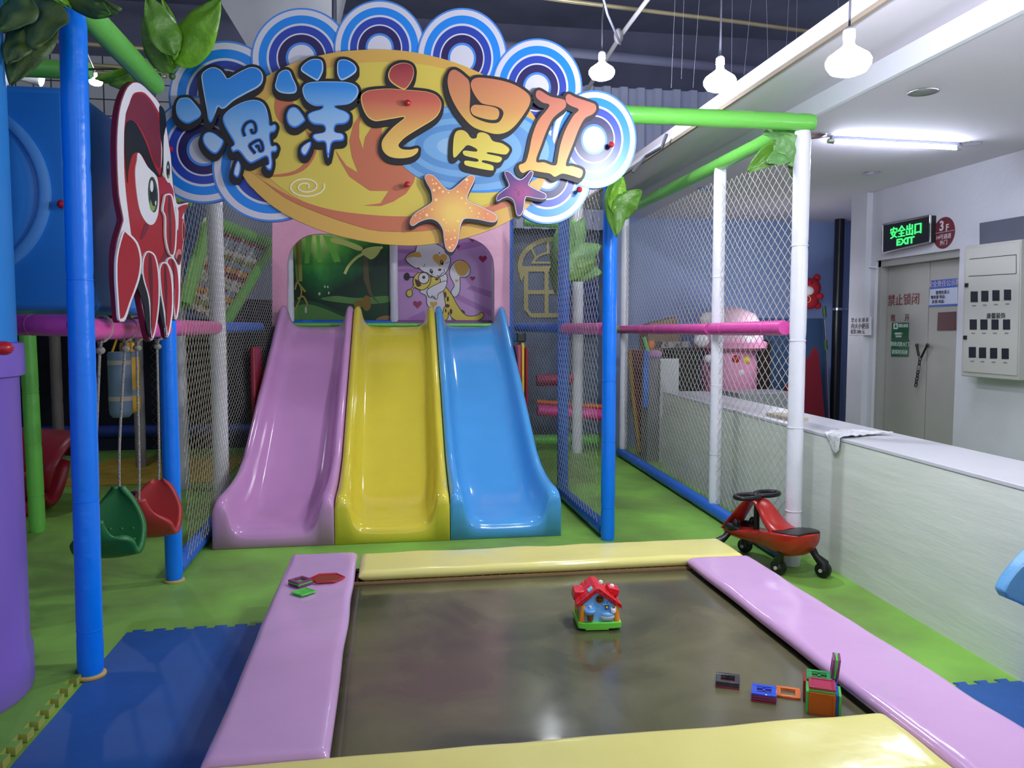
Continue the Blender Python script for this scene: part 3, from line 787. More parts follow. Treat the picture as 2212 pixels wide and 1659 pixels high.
fl = [B2(smooth([(560, 1090), (700, 1190), (880, 1280), (1100, 1345), (1400, 1380), (1660, 1383), (1860, 1370), (1920, 1420), (1700, 1475), (1400, 1478), (1200, 1430), (1000, 1360), (800, 1270), (640, 1150)], 3)),
      smooth([(1010, 466), (1086, 434), (1140, 415), (1120, 436), (1060, 460), (1000, 488)], 3),
      B2([(1285, 1315), (1400, 1300), (1450, 1222), (1330, 1220), (1200, 1130), (1130, 1010), (1110, 960), (1180, 1060), (1255, 1105), (1215, 1000), (1200, 900), (1225, 800), (1285, 700), (1262, 800), (1262, 880), (1287, 955), (1300, 880), (1350, 800), (1420, 770), (1405, 840), (1420, 900), (1480, 1020), (1560, 1060), (1620, 1130), (1610, 1170), (1560, 1240), (1480, 1290), (1400, 1318)]),
      B2(smooth([(735, 600), (800, 610), (850, 680), (800, 720), (785, 795), (740, 760), (720, 690)], 3)),
      B2(smooth([(915, 830), (985, 900), (985, 980), (930, 1070), (840, 1118), (720, 1132), (590, 1110), (700, 1118), (850, 1092), (940, 1010), (965, 930)], 3))]
board('flame_print', fl, 0.035, 0.002, M_OR, sg)
sp_pts = [(660 + (6 + 36 * (t / 30)) * math.cos(-t * 2 * PI / 14 + .6), 403 + (4 + 20 * (t / 30)) * math.sin(-t * 2 * PI / 14 + .6)) for t in range(31)]
board('spiral_print', [ribbon(sp_pts, 3.0)], 0.0358, 0.002, mat('print_cream', (232, 222, 190), 0.4), sg)
# water rings
wm = [mat('water_border', (46, 128, 214), 0.35), mat('water_light', (112, 160, 204), 0.35), mat('water_mid', (86, 136, 190), 0.35), mat('water_pale', (140, 178, 210), 0.35)]
wmb = MB()
for i in range(7):
    t = i / 6.0
    cx = 1026 + (980 - 1026) * t; cy = 321 + (317 - 321) * t; rx = (174, 168, 148, 124, 100, 74, 36)[i]; ry = (95, 91, 78, 64, 50, 36, 20)[i]
    wmb.m = (0, 1, 2, 1, 2, 1, 3)[i]
    l = [SP(x, y, 0.0362 + 0.0006 * i) for x, y in ell(cx, cy, rx, ry, 48, 0.05)]
    wmb.flat(l)
obj('water_print', wmb, wm, sg, smooth=False, recalc=False)
# characters
Z1 = lambda p: zt(360, 100, 5.53, p)
Z2 = lambda p: zt(570, 100, 5.53, p)
Z3 = lambda p: zt(760, 100, 5.53, p)
Z4 = lambda p: zt(940, 120, 5.53, p)
Z5 = lambda p: zt(860, 340, 6.144, p)
G_BLUE = grad('letter_blue_print', [(0, (196, 206, 226)), (.45, (132, 178, 224)), (.72, (48, 136, 216)), (1, (22, 118, 208))])
G_EDGE = grad('letter_blue_edge_print', [(0, (30, 110, 222)), (.5, (50, 130, 224)), (.62, (150, 190, 228)), (1, (184, 206, 232))])
G_RED = grad('letter_red_print', [(0, (230, 192, 92)), (.3, (214, 160, 84)), (.6, (192, 92, 74)), (1, (140, 36, 56))])
G_REDE = grad('letter_gold_edge_print', [(0, (232, 196, 100)), (1, (226, 178, 104))])
G_STAR = grad('letter_sunset_print', [(0, (212, 200, 82)), (.35, (206, 180, 78)), (.62, (196, 134, 78)), (1, (184, 106, 82))])
G_TWO = grad('letter_peach_print', [(0, (212, 174, 80)), (.45, (200, 128, 84)), (1, (176, 96, 86))])
def glyph(label, shapes, gfill, gedge, dx, dy, o=0.045, bw=6.3, inset=2.6, shift=(0, -1.2), extra=None, ns=4):
    sh = [smooth(s, ns) for s in shapes]
    blk = board('character', [offs(s, bw) for s in sh] + [[(x + dx, y + dy) for x, y in offs(s, bw)] for s in sh] + [[(x + dx / 2, y + dy / 2) for x, y in offs(s, bw)] for s in sh], o, 0.014, M_INK, sg)
    blk['label'] = label
    if gedge is not None:
        board('letter_edge', sh, o + 0.002, 0.004, gedge, blk)
        board('letter_face', [[(x + shift[0], y + shift[1]) for x, y in offs(s, -inset)] for s in sh], o + 0.0032, 0.003, gfill, blk)
    else: board('letter_face', sh, o + 0.003, 0.005, gfill, blk)
    if extra: extra(blk, o)
    return blk
def sea_marks(blk, o):
    st = [Z1(smooth([(935, 1075), (912, 1000), (945, 925), (1010, 895), (1055, 930), (1065, 1010), (1025, 1035), (1010, 985)], 3, False)),
          Z1(smooth([(1060, 1280), (1010, 1220), (1000, 1175), (1110, 1120), (1150, 1225), (1115, 1250), (1095, 1190), (1060, 1205)], 3, False))]
    board('letter_hole_edge', [ribbon(s, 9.5) for s in st], o + 0.0042, 0.002, mat('print_bright_blue', (36, 118, 222), 0.4), blk)
    board('letter_hole', [ribbon(s, 5.0) for s in st], o + 0.0052, 0.002, M_INK, blk)
sea = [Z1(q) for q in [
    [(200, 615), (270, 620), (340, 690), (405, 780), (395, 840), (330, 890), (250, 925), (170, 890), (120, 810), (115, 700), (150, 630)],
    [(490, 1025), (560, 1035), (640, 1090), (680, 1130), (660, 1200), (600, 1280), (540, 1275), (470, 1210), (430, 1130), (440, 1060)],
    [(855, 1365), (885, 1420), (880, 1500), (850, 1570), (800, 1540), (800, 1480), (825, 1400)],
    [(418, 340), (480, 275), (560, 250), (640, 280), (690, 335), (728, 385), (800, 345), (900, 290), (1000, 250), (1090, 265), (1145, 330), (1145, 420), (1090, 490), (950, 565), (800, 650), (700, 735), (650, 745), (615, 722), (585, 790), (545, 890), (520, 910), (495, 870), (480, 760), (450, 600), (425, 450)],
    [(670, 870), (700, 800), (800, 720), (930, 660), (1050, 640), (1140, 670), (1190, 740), (1220, 860), (1235, 945), (1290, 930), (1312, 970), (1290, 1020), (1235, 1050), (1252, 1185), (1300, 1180), (1325, 1220), (1300, 1265), (1255, 1275), (1265, 1400), (1245, 1480), (1200, 1470), (1178, 1425), (1215, 1405), (1195, 1320), (1100, 1360), (1010, 1400), (950, 1365), (860, 1255), (790, 1265), (765, 1210), (805, 1165), (750, 1060), (690, 950)]]]
glyph('bubble character for sea in sky blue', sea, G_BLUE, G_EDGE, -3, 9, extra=sea_marks)
ocean = [Z2(q) for q in [
    [(150, 400), (180, 320), (250, 280), (310, 300), (345, 380), (390, 480), (380, 550), (300, 568), (190, 550), (135, 490)],
    [(455, 240), (520, 180), (600, 150), (690, 170), (710, 260), (690, 340), (645, 408), (600, 395), (500, 335), (445, 290)],
    [(880, 200), (920, 160), (1000, 165), (1080, 215), (1108, 280), (1070, 335), (960, 400), (910, 395), (878, 320)],
    [(460, 520), (500, 450), (600, 425), (800, 420), (1000, 430), (1100, 470), (1130, 540), (1100, 620), (1010, 690), (850, 712), (885, 745), (970, 775), (1025, 825), (1015, 890), (960, 930), (862, 945), (850, 1020), (930, 1040), (962, 1080), (940, 1130), (822, 1150), (792, 1260), (768, 1340), (745, 1260), (728, 1150), (640, 1145), (583, 1095), (600, 1050), (720, 1022), (712, 950), (600, 935), (540, 890), (522, 820), (580, 780), (680, 750), (700, 714), (600, 712), (500, 640)],
    [(268, 830), (300, 750), (360, 725), (420, 760), (490, 865), (480, 905), (400, 965), (340, 968), (285, 920)],
    [(562, 1140), (560, 1200), (510, 1295), (470, 1305), (438, 1260), (450, 1205), (510, 1155)]]]
glyph('bubble character for ocean in pale blue', ocean, G_BLUE, G_EDGE, 0, 9)
zhi = [Z3(q) for q in [
    [(435, 330), (475, 250), (560, 205), (650, 200), (720, 235), (742, 320), (712, 420), (650, 505), (600, 512), (500, 455), (448, 400)],
    [(108, 600), (165, 540), (270, 515), (450, 505), (620, 518), (800, 530), (930, 550), (1020, 595), (1068, 680), (1050, 780), (980, 870), (820, 970), (660, 1070), (590, 1130), (556, 1185), (600, 1228), (700, 1235), (788, 1218), (780, 1270), (700, 1322), (560, 1338), (440, 1312), (370, 1240), (358, 1150), (400, 1070), (500, 960), (632, 848), (500, 862), (350, 888), (270, 892), (190, 845), (128, 730)]]]
glyph('bubble character in red fading to gold', zhi, G_RED, G_REDE, -1, 8, inset=1.8, shift=(0.8, -0.8))
star = [Z4(q) for q in [
    [(148, 300), (170, 205), (220, 168), (280, 190), (350, 245), (408, 315), (418, 480), (412, 640), (440, 715), (520, 765), (650, 805), (760, 795), (815, 700), (792, 640), (720, 605), (600, 583), (540, 558), (472, 470), (428, 370), (438, 300), (500, 265), (620, 270), (800, 300), (950, 350), (1080, 430), (1135, 500), (1125, 590), (1060, 700), (960, 830), (860, 910), (740, 938), (600, 908), (450, 850), (330, 730), (230, 580), (168, 430)],
    [(424, 640), (460, 592), (530, 590), (640, 602), (740, 632), (766, 690), (740, 758), (660, 768), (540, 742), (452, 705)],
    [(220, 1000), (250, 910), (320, 890), (380, 920), (430, 985), (490, 985), (510, 930), (570, 918), (640, 950), (690, 1020), (800, 1050), (882, 1110), (870, 1160), (820, 1182), (640, 1155), (630, 1175), (780, 1210), (792, 1250), (740, 1278), (580, 1250), (565, 1275), (680, 1310), (698, 1350), (660, 1372), (400, 1322), (350, 1290), (365, 1255), (500, 1268), (505, 1235), (370, 1200), (333, 1170), (350, 1135), (490, 1148), (490, 1112), (390, 1070), (330, 1120), (240, 1215), (213, 1180)]]]
glyph('bubble character for star in orange fading to yellow', star, G_STAR, None, -4, 7)
two = [Z4([(1205, 440), (1230, 415), (1270, 425), (1380, 490), (1520, 520), (1560, 550), (1555, 620), (1470, 690), (1400, 760), (1330, 900), (1270, 1060), (1205, 1260), (1300, 1275), (1395, 1310), (1450, 1300), (1470, 1200), (1500, 1050), (1560, 880), (1650, 720), (1715, 645), (1620, 600), (1570, 560), (1560, 490), (1600, 460), (1680, 500), (1860, 560), (1915, 590), (1922, 650), (1880, 700), (1790, 750), (1720, 870), (1650, 1050), (1560, 1300), (1640, 1320), (1750, 1360), (1762, 1410), (1730, 1462), (1650, 1440), (1520, 1410), (1430, 1448), (1370, 1410), (1250, 1390), (1130, 1370), (1050, 1402), (1010, 1370), (1003, 1310), (1080, 1270), (1120, 1150), (1160, 960), (1230, 780), (1365, 600), (1280, 560), (1208, 500)])]
glyph('roman numeral two in peach fading to gold', two, G_TWO, None, -3, 5, bw=6)
def starfish(label, pts, m, spots, mspot, dx, dy):
    s = smooth(Z5(pts), 4)
    b = board('starfish', [offs(s, 2.0), [(x + dx, y + dy) for x, y in offs(s, 2.0)], [(x + dx / 2, y + dy / 2) for x, y in offs(s, 2.0)]], 0.062, 0.018, M_INK, sg)
    b['label'] = label
    board('white_edge', [offs(s, 1.4)], 0.064, 0.003, R_COL[1], b)
    board('starfish_face', [s], 0.0652, 0.003, m, b)
    board('spots', [ell(x, y, r, r, 10) for x, y, r in [(860 + a / 6.144, 340 + c / 6.144, q / 6.144) for a, c, q in spots]], 0.0658, 0.001, mspot, b)
def radial(name, c0, c1, k):
    m = bpy.data.materials.new(name); m.use_nodes = True; nt = m.node_tree; p = nt.nodes['Principled BSDF']; p.inputs['Roughness'].default_value = 0.4
    tc = nt.nodes.new('ShaderNodeTexCoord'); mp = nt.nodes.new('ShaderNodeMapping'); mp.vector_type = 'POINT'
    mp.inputs['Location'].default_value = (-0.5, 0, -0.5)
    sx = nt.nodes.new('ShaderNodeVectorMath'); sx.operation = 'MULTIPLY'; sx.inputs[1].default_value = (1, 0, 1)
    ln = nt.nodes.new('ShaderNodeVectorMath'); ln.operation = 'LENGTH'
    nt.links.new(tc.outputs['Generated'], mp.inputs[0]); nt.links.new(mp.outputs[0], sx.inputs[0]); nt.links.new(sx.outputs[0], ln.inputs[0])
    rp = nt.nodes.new('ShaderNodeValToRGB'); nt.links.new(ln.outputs['Value'], rp.inputs[0])
    rp.color_ramp.elements[0].position = 0.08; rp.color_ramp.elements[0].color = lin(c0); rp.color_ramp.elements[1].position = k; rp.color_ramp.elements[1].color = lin(c1)
    nt.links.new(rp.outputs[0], p.inputs['Base Color']); return m
starfish('orange starfish cut-out', [(360, 270), (380, 235), (440, 235), (500, 275), (600, 390), (660, 435), (720, 430), (800, 370), (900, 280), (970, 240), (1010, 260), (1000, 320), (940, 440), (910, 540), (940, 590), (1100, 660), (1260, 740), (1310, 790), (1290, 845), (1220, 850), (1050, 815), (900, 805), (850, 840), (820, 920), (800, 1040), (780, 1140), (730, 1230), (690, 1245), (640, 1200), (615, 1080), (600, 960), (540, 860), (460, 815), (380, 815), (280, 850), (200, 900), (165, 880), (175, 820), (240, 740), (350, 670), (440, 610), (460, 550), (440, 430), (390, 340)],
         radial('orange_starfish_print', (226, 186, 96), (212, 132, 88), 0.36),
         [(455, 300, 10), (467, 350, 12), (505, 348, 14), (548, 405, 18), (475, 435, 20), (595, 455, 16), (668, 468, 12), (505, 562, 20), (910, 298, 20), (918, 352, 9), (900, 395, 9), (790, 455, 14), (845, 540, 16), (900, 610, 12), (955, 670, 14), (975, 710, 10), (1072, 742, 12), (1190, 750, 9), (1135, 805, 8), (1060, 790, 8), (380, 765, 20), (335, 715, 8), (300, 748, 8), (232, 775, 9), (290, 805, 9), (450, 690, 14), (605, 825, 16), (795, 845, 18), (640, 865, 10), (630, 965, 8), (750, 970, 12), (665, 975, 9), (640, 1090, 10), (705, 1085, 12), (755, 1065, 14), (685, 1195, 16), (725, 1165, 12)],
         mat('starfish_spot_cream', (234, 204, 128), 0.4), -1, 7)
starfish('purple starfish cut-out', [(1420, 200), (1440, 185), (1490, 210), (1560, 280), (1620, 300), (1680, 270), (1750, 195), (1785, 195), (1775, 250), (1730, 340), (1740, 380), (1830, 430), (1930, 475), (1960, 505), (1940, 545), (1850, 540), (1710, 515), (1680, 550), (1665, 650), (1650, 720), (1620, 765), (1585, 755), (1565, 680), (1550, 600), (1520, 550), (1460, 520), (1390, 535), (1330, 570), (1310, 555), (1330, 500), (1400, 440), (1470, 390), (1475, 340), (1440, 260)],
         radial('purple_starfish_print', (142, 40, 110), (78, 30, 104), 0.34),
         [(1565, 432, 11), (1600, 455, 10), (1588, 480, 10), (1610, 480, 8), (1600, 505, 10), (1663, 460, 8), (1640, 430, 6)], mat('starfish_spot_dark', (88, 18, 74), 0.4), -1, 5)
M_KNOB = mat('red_plastic_knob', (178, 26, 44), 0.25)
for px, py in [(881, 223), (880, 399), (1251, 410), (1320, 313), (367, 322)]:
    k = MB(); c = SP(px, py, 0.062); k.lathe([(0.0, 0.022), (0.011, 0.018), (0.0155, 0.008), (0.014, 0.0), (0.008, -0.012), (0.008, -0.03)], c, (0, -1, 0), 16)
    obj('red_button', k, M_KNOB, sg)

# ================================================================== OCTOPUS PANEL
oct_d = V((0.1355, 0.67, 0)).normalized(); oct_n = V((oct_d.y, -oct_d.x, 0))
O0 = V((-1.085, 3.3, 0))
def OP(px, py, o): return onP(px, py, O0 + oct_n * o, oct_n)
oc = thing('octopus_panel', OP(300, 700, 0), 'red cartoon octopus panel with white outlines leaning by the left posts', 'panel')
C6 = lambda p: zt(240, 160, 5.53, p)
C7 = lambda p: zt(240, 420, 5.183, p)
def oboard(name, loops, o, th, m, parent=None):
    for l in loops:
        mb = MB(); slabfill(mb, [l], lambda x, y: OP(x, y, o), -oct_n * th)
        r = obj(name, mb, m, parent or oc, ang=35)
    return r
M_ORED = mat('octopus_red', (166, 34, 44), 0.3, bump=0.12, bscale=8)
M_ODK = mat('octopus_dark_red', (92, 26, 34), 0.35)
M_OMAR = mat('octopus_maroon_edge', (112, 22, 48), 0.4)
M_OPK = mat('octopus_pink', (206, 120, 118), 0.4)
M_OWH = mat('octopus_white', (226, 222, 228), 0.35)
body = smooth([(290, 177), (305, 181), (330, 205), (345, 225), (357, 262), (366, 320), (374, 400), (380, 430), (384, 440), (404, 436), (407, 440), (398, 455), (399, 495), (396, 530), (392, 560), (390, 600), (389, 640), (385, 680), (377, 692), (370, 680), (366, 700), (361, 730), (355, 705), (350, 690), (343, 660), (337, 700), (330, 730), (323, 736), (316, 715), (305, 660), (296, 622), (285, 650), (272, 690), (262, 696), (255, 690), (251, 640), (247, 580), (250, 530), (262, 485), (264, 470), (255, 420), (251, 340), (252, 280), (258, 230), (270, 195), (280, 182)], 3)
oboard('maroon_edge_board', [offs(body, 1.0)], 0.0, 0.022, M_OMAR)
oboard('white_outline', [[(x + 1.2, y) for x, y in offs(body, -1.5)]], 0.002, 0.006, M_OWH)
head = C6(smooth([(205, 410), (260, 250), (320, 215), (400, 225), (490, 320), (560, 440), (585, 520), (600, 900), (605, 1180), (700, 1300), (745, 1400), (750, 1560), (760, 1700), (720, 2100), (640, 2300), (420, 2400), (330, 2200), (260, 2000), (215, 1700), (180, 1400), (160, 1100), (160, 700), (180, 500)], 3))
oboard('red_face', [head], 0.0035, 0.004, M_ORED)
oboard('dark_shading', [C6(smooth([(200, 420), (270, 260), (340, 235), (440, 290), (560, 500), (590, 700), (590, 1100), (520, 1050), (440, 800), (330, 600), (240, 540), (180, 620), (180, 500)], 3)), C7(smooth([(330, 480), (380, 330), (420, 350), (390, 440), (345, 505)], 3)), C7(smooth([(590, 520), (640, 690), (600, 720), (540, 760), (600, 640)], 3))], 0.0045, 0.003, mat('octopus_shade_red', (118, 32, 48), 0.35))
oboard('brow', [C6(smooth([(170, 680), (190, 580), (240, 548), (300, 590), (370, 720), (430, 850), (480, 1000), (560, 1180), (600, 1195), (620, 900), (590, 700), (585, 520), (585, 380), (640, 440), (660, 600), (640, 700), (630, 900), (620, 1150), (600, 1225), (550, 1220), (460, 1130), (380, 980), (320, 935), (260, 960), (230, 1050), (205, 1180), (200, 1300), (180, 1100), (165, 850)], 3))], 0.0055, 0.003, M_BLACK)
oboard('eye_white', [C6(smooth([(320, 945), (360, 970), (440, 1110), (540, 1215), (565, 1330), (575, 1500), (560, 1680), (510, 1790), (440, 1790), (370, 1690), (330, 1560), (300, 1350), (290, 1150), (310, 1030)], 3)), C6(smooth([(632, 740), (660, 740), (690, 850), (715, 1000), (718, 1200), (690, 1300), (650, 1240), (628, 1120)], 3))], 0.0062, 0.003, M_OWH)
oboard('iris', [C6(ell(502, 1440, 58, 215, 20, -.06)), C6(ell(683, 1145, 22, 108, 16))], 0.007, 0.002, mat('octopus_iris_green', (52, 70, 52), 0.3))
oboard('iris_glow', [C6(ell(498, 1560, 34, 80, 14)), C6(ell(686, 1215, 10, 30, 10))], 0.0076, 0.002, mat('octopus_iris_light', (128, 158, 78), 0.3))
oboard('pupil', [C6(ell(508, 1450, 36, 130, 16, -.05)), C6(ell(682, 1145, 13, 66, 12))], 0.0082, 0.002, M_BLACK)
oboard('eye_glint', [C6(ell(487, 1340, 19, 70, 12)), C6(ell(533, 1540, 8, 28, 8)), C6(ell(680, 1110, 6, 24, 8))], 0.0088, 0.002, M_OWH)
# tentacles: white rim, red fill, dark inner shade
tents = [C7(smooth([(150, 400), (200, 430), (300, 540), (345, 720), (330, 900), (290, 1040), (230, 1200), (170, 1370), (120, 1410), (85, 1390), (70, 1200), (55, 950), (60, 700), (110, 480)], 3)),
         C7(smooth([(350, 860), (360, 720), (400, 640), (450, 640), (500, 690), (535, 840), (548, 1040), (540, 1260), (510, 1480), (470, 1620), (445, 1600), (440, 1400), (420, 1160), (370, 980)], 3)),
         C7(smooth([(540, 880), (555, 790), (590, 755), (640, 780), (680, 900), (698, 1080), (695, 1300), (660, 1540), (625, 1600), (612, 1480), (590, 1300), (560, 1120)], 3)),
         C7(smooth([(620, 760), (650, 705), (700, 710), (745, 790), (770, 950), (770, 1180), (745, 1370), (715, 1390), (700, 1250), (700, 1050), (670, 860)], 3)),
         C7(smooth([(575, 180), (590, 70), (610, 0), (680, 0), (710, 110), (738, 300), (735, 500), (720, 650), (685, 695), (640, 640), (608, 480), (605, 260)], 3))]
for k, l in enumerate(tents):
    t = oboard('tentacle', [l], 0.009 + 0.0015 * k, 0.008, M_OWH)
    w = 4.2 if k == 0 else 3.2
    oboard('tentacle_red', [offs(l, -w)], 0.0105 + 0.0015 * k, 0.003, M_ORED, t)
    cx = sum(x for x, y in l) / len(l)
    if k: oboard('tentacle_shade', [[(cx + (x - cx) * 0.32 - (1.5 if k < 4 else 0), y) for x, y in offs(l, -w * 1.6)]], 0.0112 + 0.0015 * k, 0.003, M_ODK, t)
oboard('side_red', [C7(smooth([(752, 185), (785, 132), (860, 112), (848, 150), (815, 205), (796, 275), (832, 340), (826, 480), (802, 560), (790, 690), (768, 790), (735, 705), (728, 590), (738, 480), (748, 390), (756, 280)], 3))], 0.0095, 0.003, M_ORED)
oboard('side_white', [C7(smooth([(728, 140), (752, 170), (756, 250), (752, 380), (744, 390), (734, 260)], 3))], 0.0105, 0.003, M_OWH)
oboard('sucker', [C7(ell(810, 400, 17, 130, 16))], 0.0105, 0.003, M_OPK)
oboard('sucker', [C7(ell(756, 670, 30, 62, 14, .2))], 0.0105, 0.003, M_OPK)
oboard('sucker_shade', [C7(ell(815, 410, 9, 95, 14))], 0.0115, 0.003, M_ODK)
oboard('sucker_shade', [C7(ell(764, 715, 22, 48, 12, .2))], 0.0115, 0.003, M_ODK)
oboard('tentacle_black_shade', [C7(smooth([(240, 1180), (225, 1080), (270, 930), (330, 880), (400, 990), (440, 1150), (445, 1400), (440, 1600), (400, 1500), (370, 1250), (310, 1080), (280, 1040), (250, 1150)], 3)), C7(smooth([(545, 1290), (560, 1120), (600, 1280), (615, 1470), (580, 1470)], 3))], 0.0088, 0.003, M_BLACK)

# ================================================================== LEFT SIDE: box, tubes
M_TUBE = mat('purple_tube_plastic', (132, 102, 196), 0.38, 0.45)
M_TBLUE = mat('blue_tube_plastic', (50, 138, 216), 0.38, 0.45)
tb = thing('tube_slide', (-1.72, 2.95, 0.03), 'vertical purple and blue plastic tube at the far left', 'slide')
tc_ = V((-1.70, 3.0, 0.0)); TR = 0.385
k = MB(); k.lathe([(TR, 0.032), (TR + 0.006, 0.05), (TR + 0.006, 0.17), (TR - 0.004, 0.2), (TR - 0.004, 1.18), (TR, 1.19)], tc_, seg=64); obj('purple_tube', k, M_TUBE, tb, ang=60)
k = MB(); k.lathe([(TR + 0.002, 1.185), (TR + 0.014, 1.19), (TR + 0.016, 1.24), (TR + 0.013, 1.305), (TR - 0.006, 1.31)], tc_, seg=64); obj('purple_collar', k, M_TUBE, tb, ang=60)
k = MB(); k.lathe([(TR - 0.006, 1.28), (TR - 0.006, 2.7)], tc_, seg=64); obj('blue_tube', k, M_TBLUE, tb, ang=60)
q = onY(7, 752, 2.825)
k = MB(); k.ball(q, 0.03, (1, 1, 0.8)); obj('red_bolt_cap', k, M_KNOB, tb)
# blue box cabin with round side
bxT = thing('play_cabin', (-1.9, 3.9, 1.42), 'blue plastic play cabin box behind nearest left blue post', 'play cabin')
k = MB(); zt0, zb0 = 2.315, 1.43
loop = [V((-2.6, 3.42, 0)), V((-1.25, 3.42, 0)), V((-1.22, 3.5, 0)), V((-1.225, 4.35, 0)), V((-1.3, 4.5, 0)), V((-2.6, 4.5, 0))]
k.prism([p + V((0, 0, zb0)) for p in loop], (0, 0, zt0 - zb0))
obj('cabin_shell', k, mat('cabin_blue_plastic', (44, 132, 212), 0.4, 0.45), bxT, bevel=0.03)
fc = V((-1.68, 3.42, 1.90))
k = MB(); k.lathe([(0.36, 0.0), (0.36, 0.02), (0.335, 0.03), (0.325, 0.028), (0.32, 0.015)], fc, (0, -1, 0), 56); obj('port_rim', k, mat('rim_blue_plastic', (84, 150, 214), 0.35), bxT)
k = MB(); k.lathe([(0.322, 0.010), (0.31, 0.018), (0.26, 0.026), (0.15, 0.032), (0.0, 0.034)], fc, (0, -1, 0), 56); obj('port_bulge', k, M_TBLUE, bxT, ang=60)
k = MB(); k.ball(onY(133, 441, 3.40), 0.018); obj('red_bolt_cap', k, M_KNOB, bxT)

# ================================================================== SWINGS
M_SG = mat('green_swing_plastic', (30, 110, 52), 0.4, 0.45)
M_SR = mat('red_swing_plastic', (176, 50, 48), 0.4, 0.45)
def swing(label, x0, ya, yb, za, zb, zbot, m, bumps):
    t = thing('swing', (x0, (ya + yb) / 2, zbot), label, 'swing', 'moulded swing seats under the pink rail')
    L = yb - ya
    prof = smooth([(ya - 0.01, za), (ya + 0.015, za - 0.08), (ya + 0.05, zbot + 0.075), (ya + L * 0.32, zbot + 0.02), (ya + L * 0.5, zbot), (ya + L * 0.72, zbot + 0.025), (yb - 0.03, zbot + 0.12), (yb + 0.005, zbot + 0.22), (yb + 0.01, zb)], 5, False)
    n = len(prof) - 1
    def hw(s):
        d = min(s, 1 - s)
        q = min(1, d / 0.31); return 0.108 * q * q * (3 - 2 * q) + 0.02
    def fn(u, v):
        s = v * n; i = min(int(s), n - 1); f_ = s - i
        y = prof[i][0] + (prof[i + 1][0] - prof[i][0]) * f_; z = prof[i][1] + (prof[i + 1][1] - prof[i][1]) * f_
        c = 2 * u - 1
        lift = 0.016 * c * c
        ty = prof[min(i + 1, n)][0] - prof[i][0]; tz = prof[min(i + 1, n)][1] - prof[i][1]; q = math.hypot(ty, tz) or 1
        return V((x0 + hw(v) * c, y - tz / q * lift, z + ty / q * lift))
    k = MB(); k.grid(fn, 18, 44); obj('seat', k, m, t, ang=80, solid=0.026)
    if bumps:
        k = MB()
        for v in (0.40, 0.46, 0.52, 0.58, 0.64, 0.70):
            for u in (0.22, 0.41, 0.6, 0.79):
                p = fn(u + (0.05 if int(v * 100) % 12 == 4 else 0), v); k.ball(p + V((0, -0.004, 0.012)), 0.009, (1, 1, 0.8), 8, 6)
        obj('grip_bumps', k, mat('green_swing_bump', (44, 132, 66), 0.4), t)
    for end, (y, z) in enumerate(((ya - 0.01, za), (yb + 0.01, zb))):
        path = [V((x0, y, z - 0.02)), V((x0 + 0.008, y, z + 0.2)), V((-1.175, y + 0.01, 1.27))]
        k = MB(); pts = smooth([tuple(p) for p in path], 8, False); k.tube(pts, 0.006, 8)
        # loop over the rail and knot under it
        lp = [V((-1.175 + 0.05 * math.cos(a), y + 0.01 + 0.045 * math.sin(a * 0.5), 1.355 + 0.055 * math.sin(a))) for a in [-PI / 2 + 2 * PI * q / 20 for q in range(21)]]
        lp[0] = V((-1.175, y + 0.01, 1.27)); lp[-1] = V((-1.172, y + 0.012, 1.27))
        k.tube(lp, 0.007, 8); k.ball((-1.173, y + 0.01, 1.268), 0.02, (1, 1, 0.8), 10, 8)
        obj('rope', k, M_ROPE, t)
    return t
swing('green moulded swing seat hanging by ropes beside the nearest blue post', -1.215, 3.46, 3.75, 0.555, 0.645, 0.375, M_SG, True)
swing('red moulded swing seat hanging by ropes behind the green one', -1.185, 3.94, 4.25, 0.545, 0.565, 0.335, M_SR, False)

# ---- things in the dark play hall at the left
post('green padded post behind the purple tube', (-2.35, 5.65, 0), (-2.37, 5.65, 2.0), 0.05, M_GREEN, 41)
post('grey padded post behind the yellow punching bag', (-2.43, 8.17, 0), (-2.43, 8.17, 2.3), 0.05, M_GREY, 42, tie=False)
M_RT = mat('dark_red_plastic', (140, 24, 40), 0.4)
t = thing('tube_slide_exit', (-2.9, 6.4, 0), 'dark red plastic slide end lying behind the green post', 'slide')
k = MB()
def redtube(u, v):
    a = PI * (0.02 + 1.15 * u); s = v
    c = V((-3.4 + 0.95 * s, 6.75 - 0.2 * s, 0.34 - 0.05 * s)); R = 0.42
    return c + V((0.1 * math.sin(a), math.cos(a) * R * 0.9, math.sin(a) * R * 0.62))
k.grid(redtube, 20, 14); obj('hood', k, M_RT, t, solid=0.02)
k = MB()
def redtray(u, v):
    x = -3.3 + 0.85 * v; c = 2 * u - 1
    return V((x, 6.2 + 0.30 * c, 0.10 + 0.26 * c * c + 0.16 * (1 - v) - 0.04 * v + 0.02))
k.grid(redtray, 16, 14); obj('tray', k, M_RT, t, solid=0.02)
k = MB(); k.box((-2.85, 6.3, 0.06), (0.6, 0.4, 0.12)); obj('foot', k, M_RT, t, bevel=0.03)
def BAR(x):
    a, b = V((-2.86, 7.35, 1.56)), V((-1.55, 5.85, 1.56)); a.x = onY(121, 800, 7.35).x
    return a.lerp(b, (x - a.x) / (b.x - a.x))
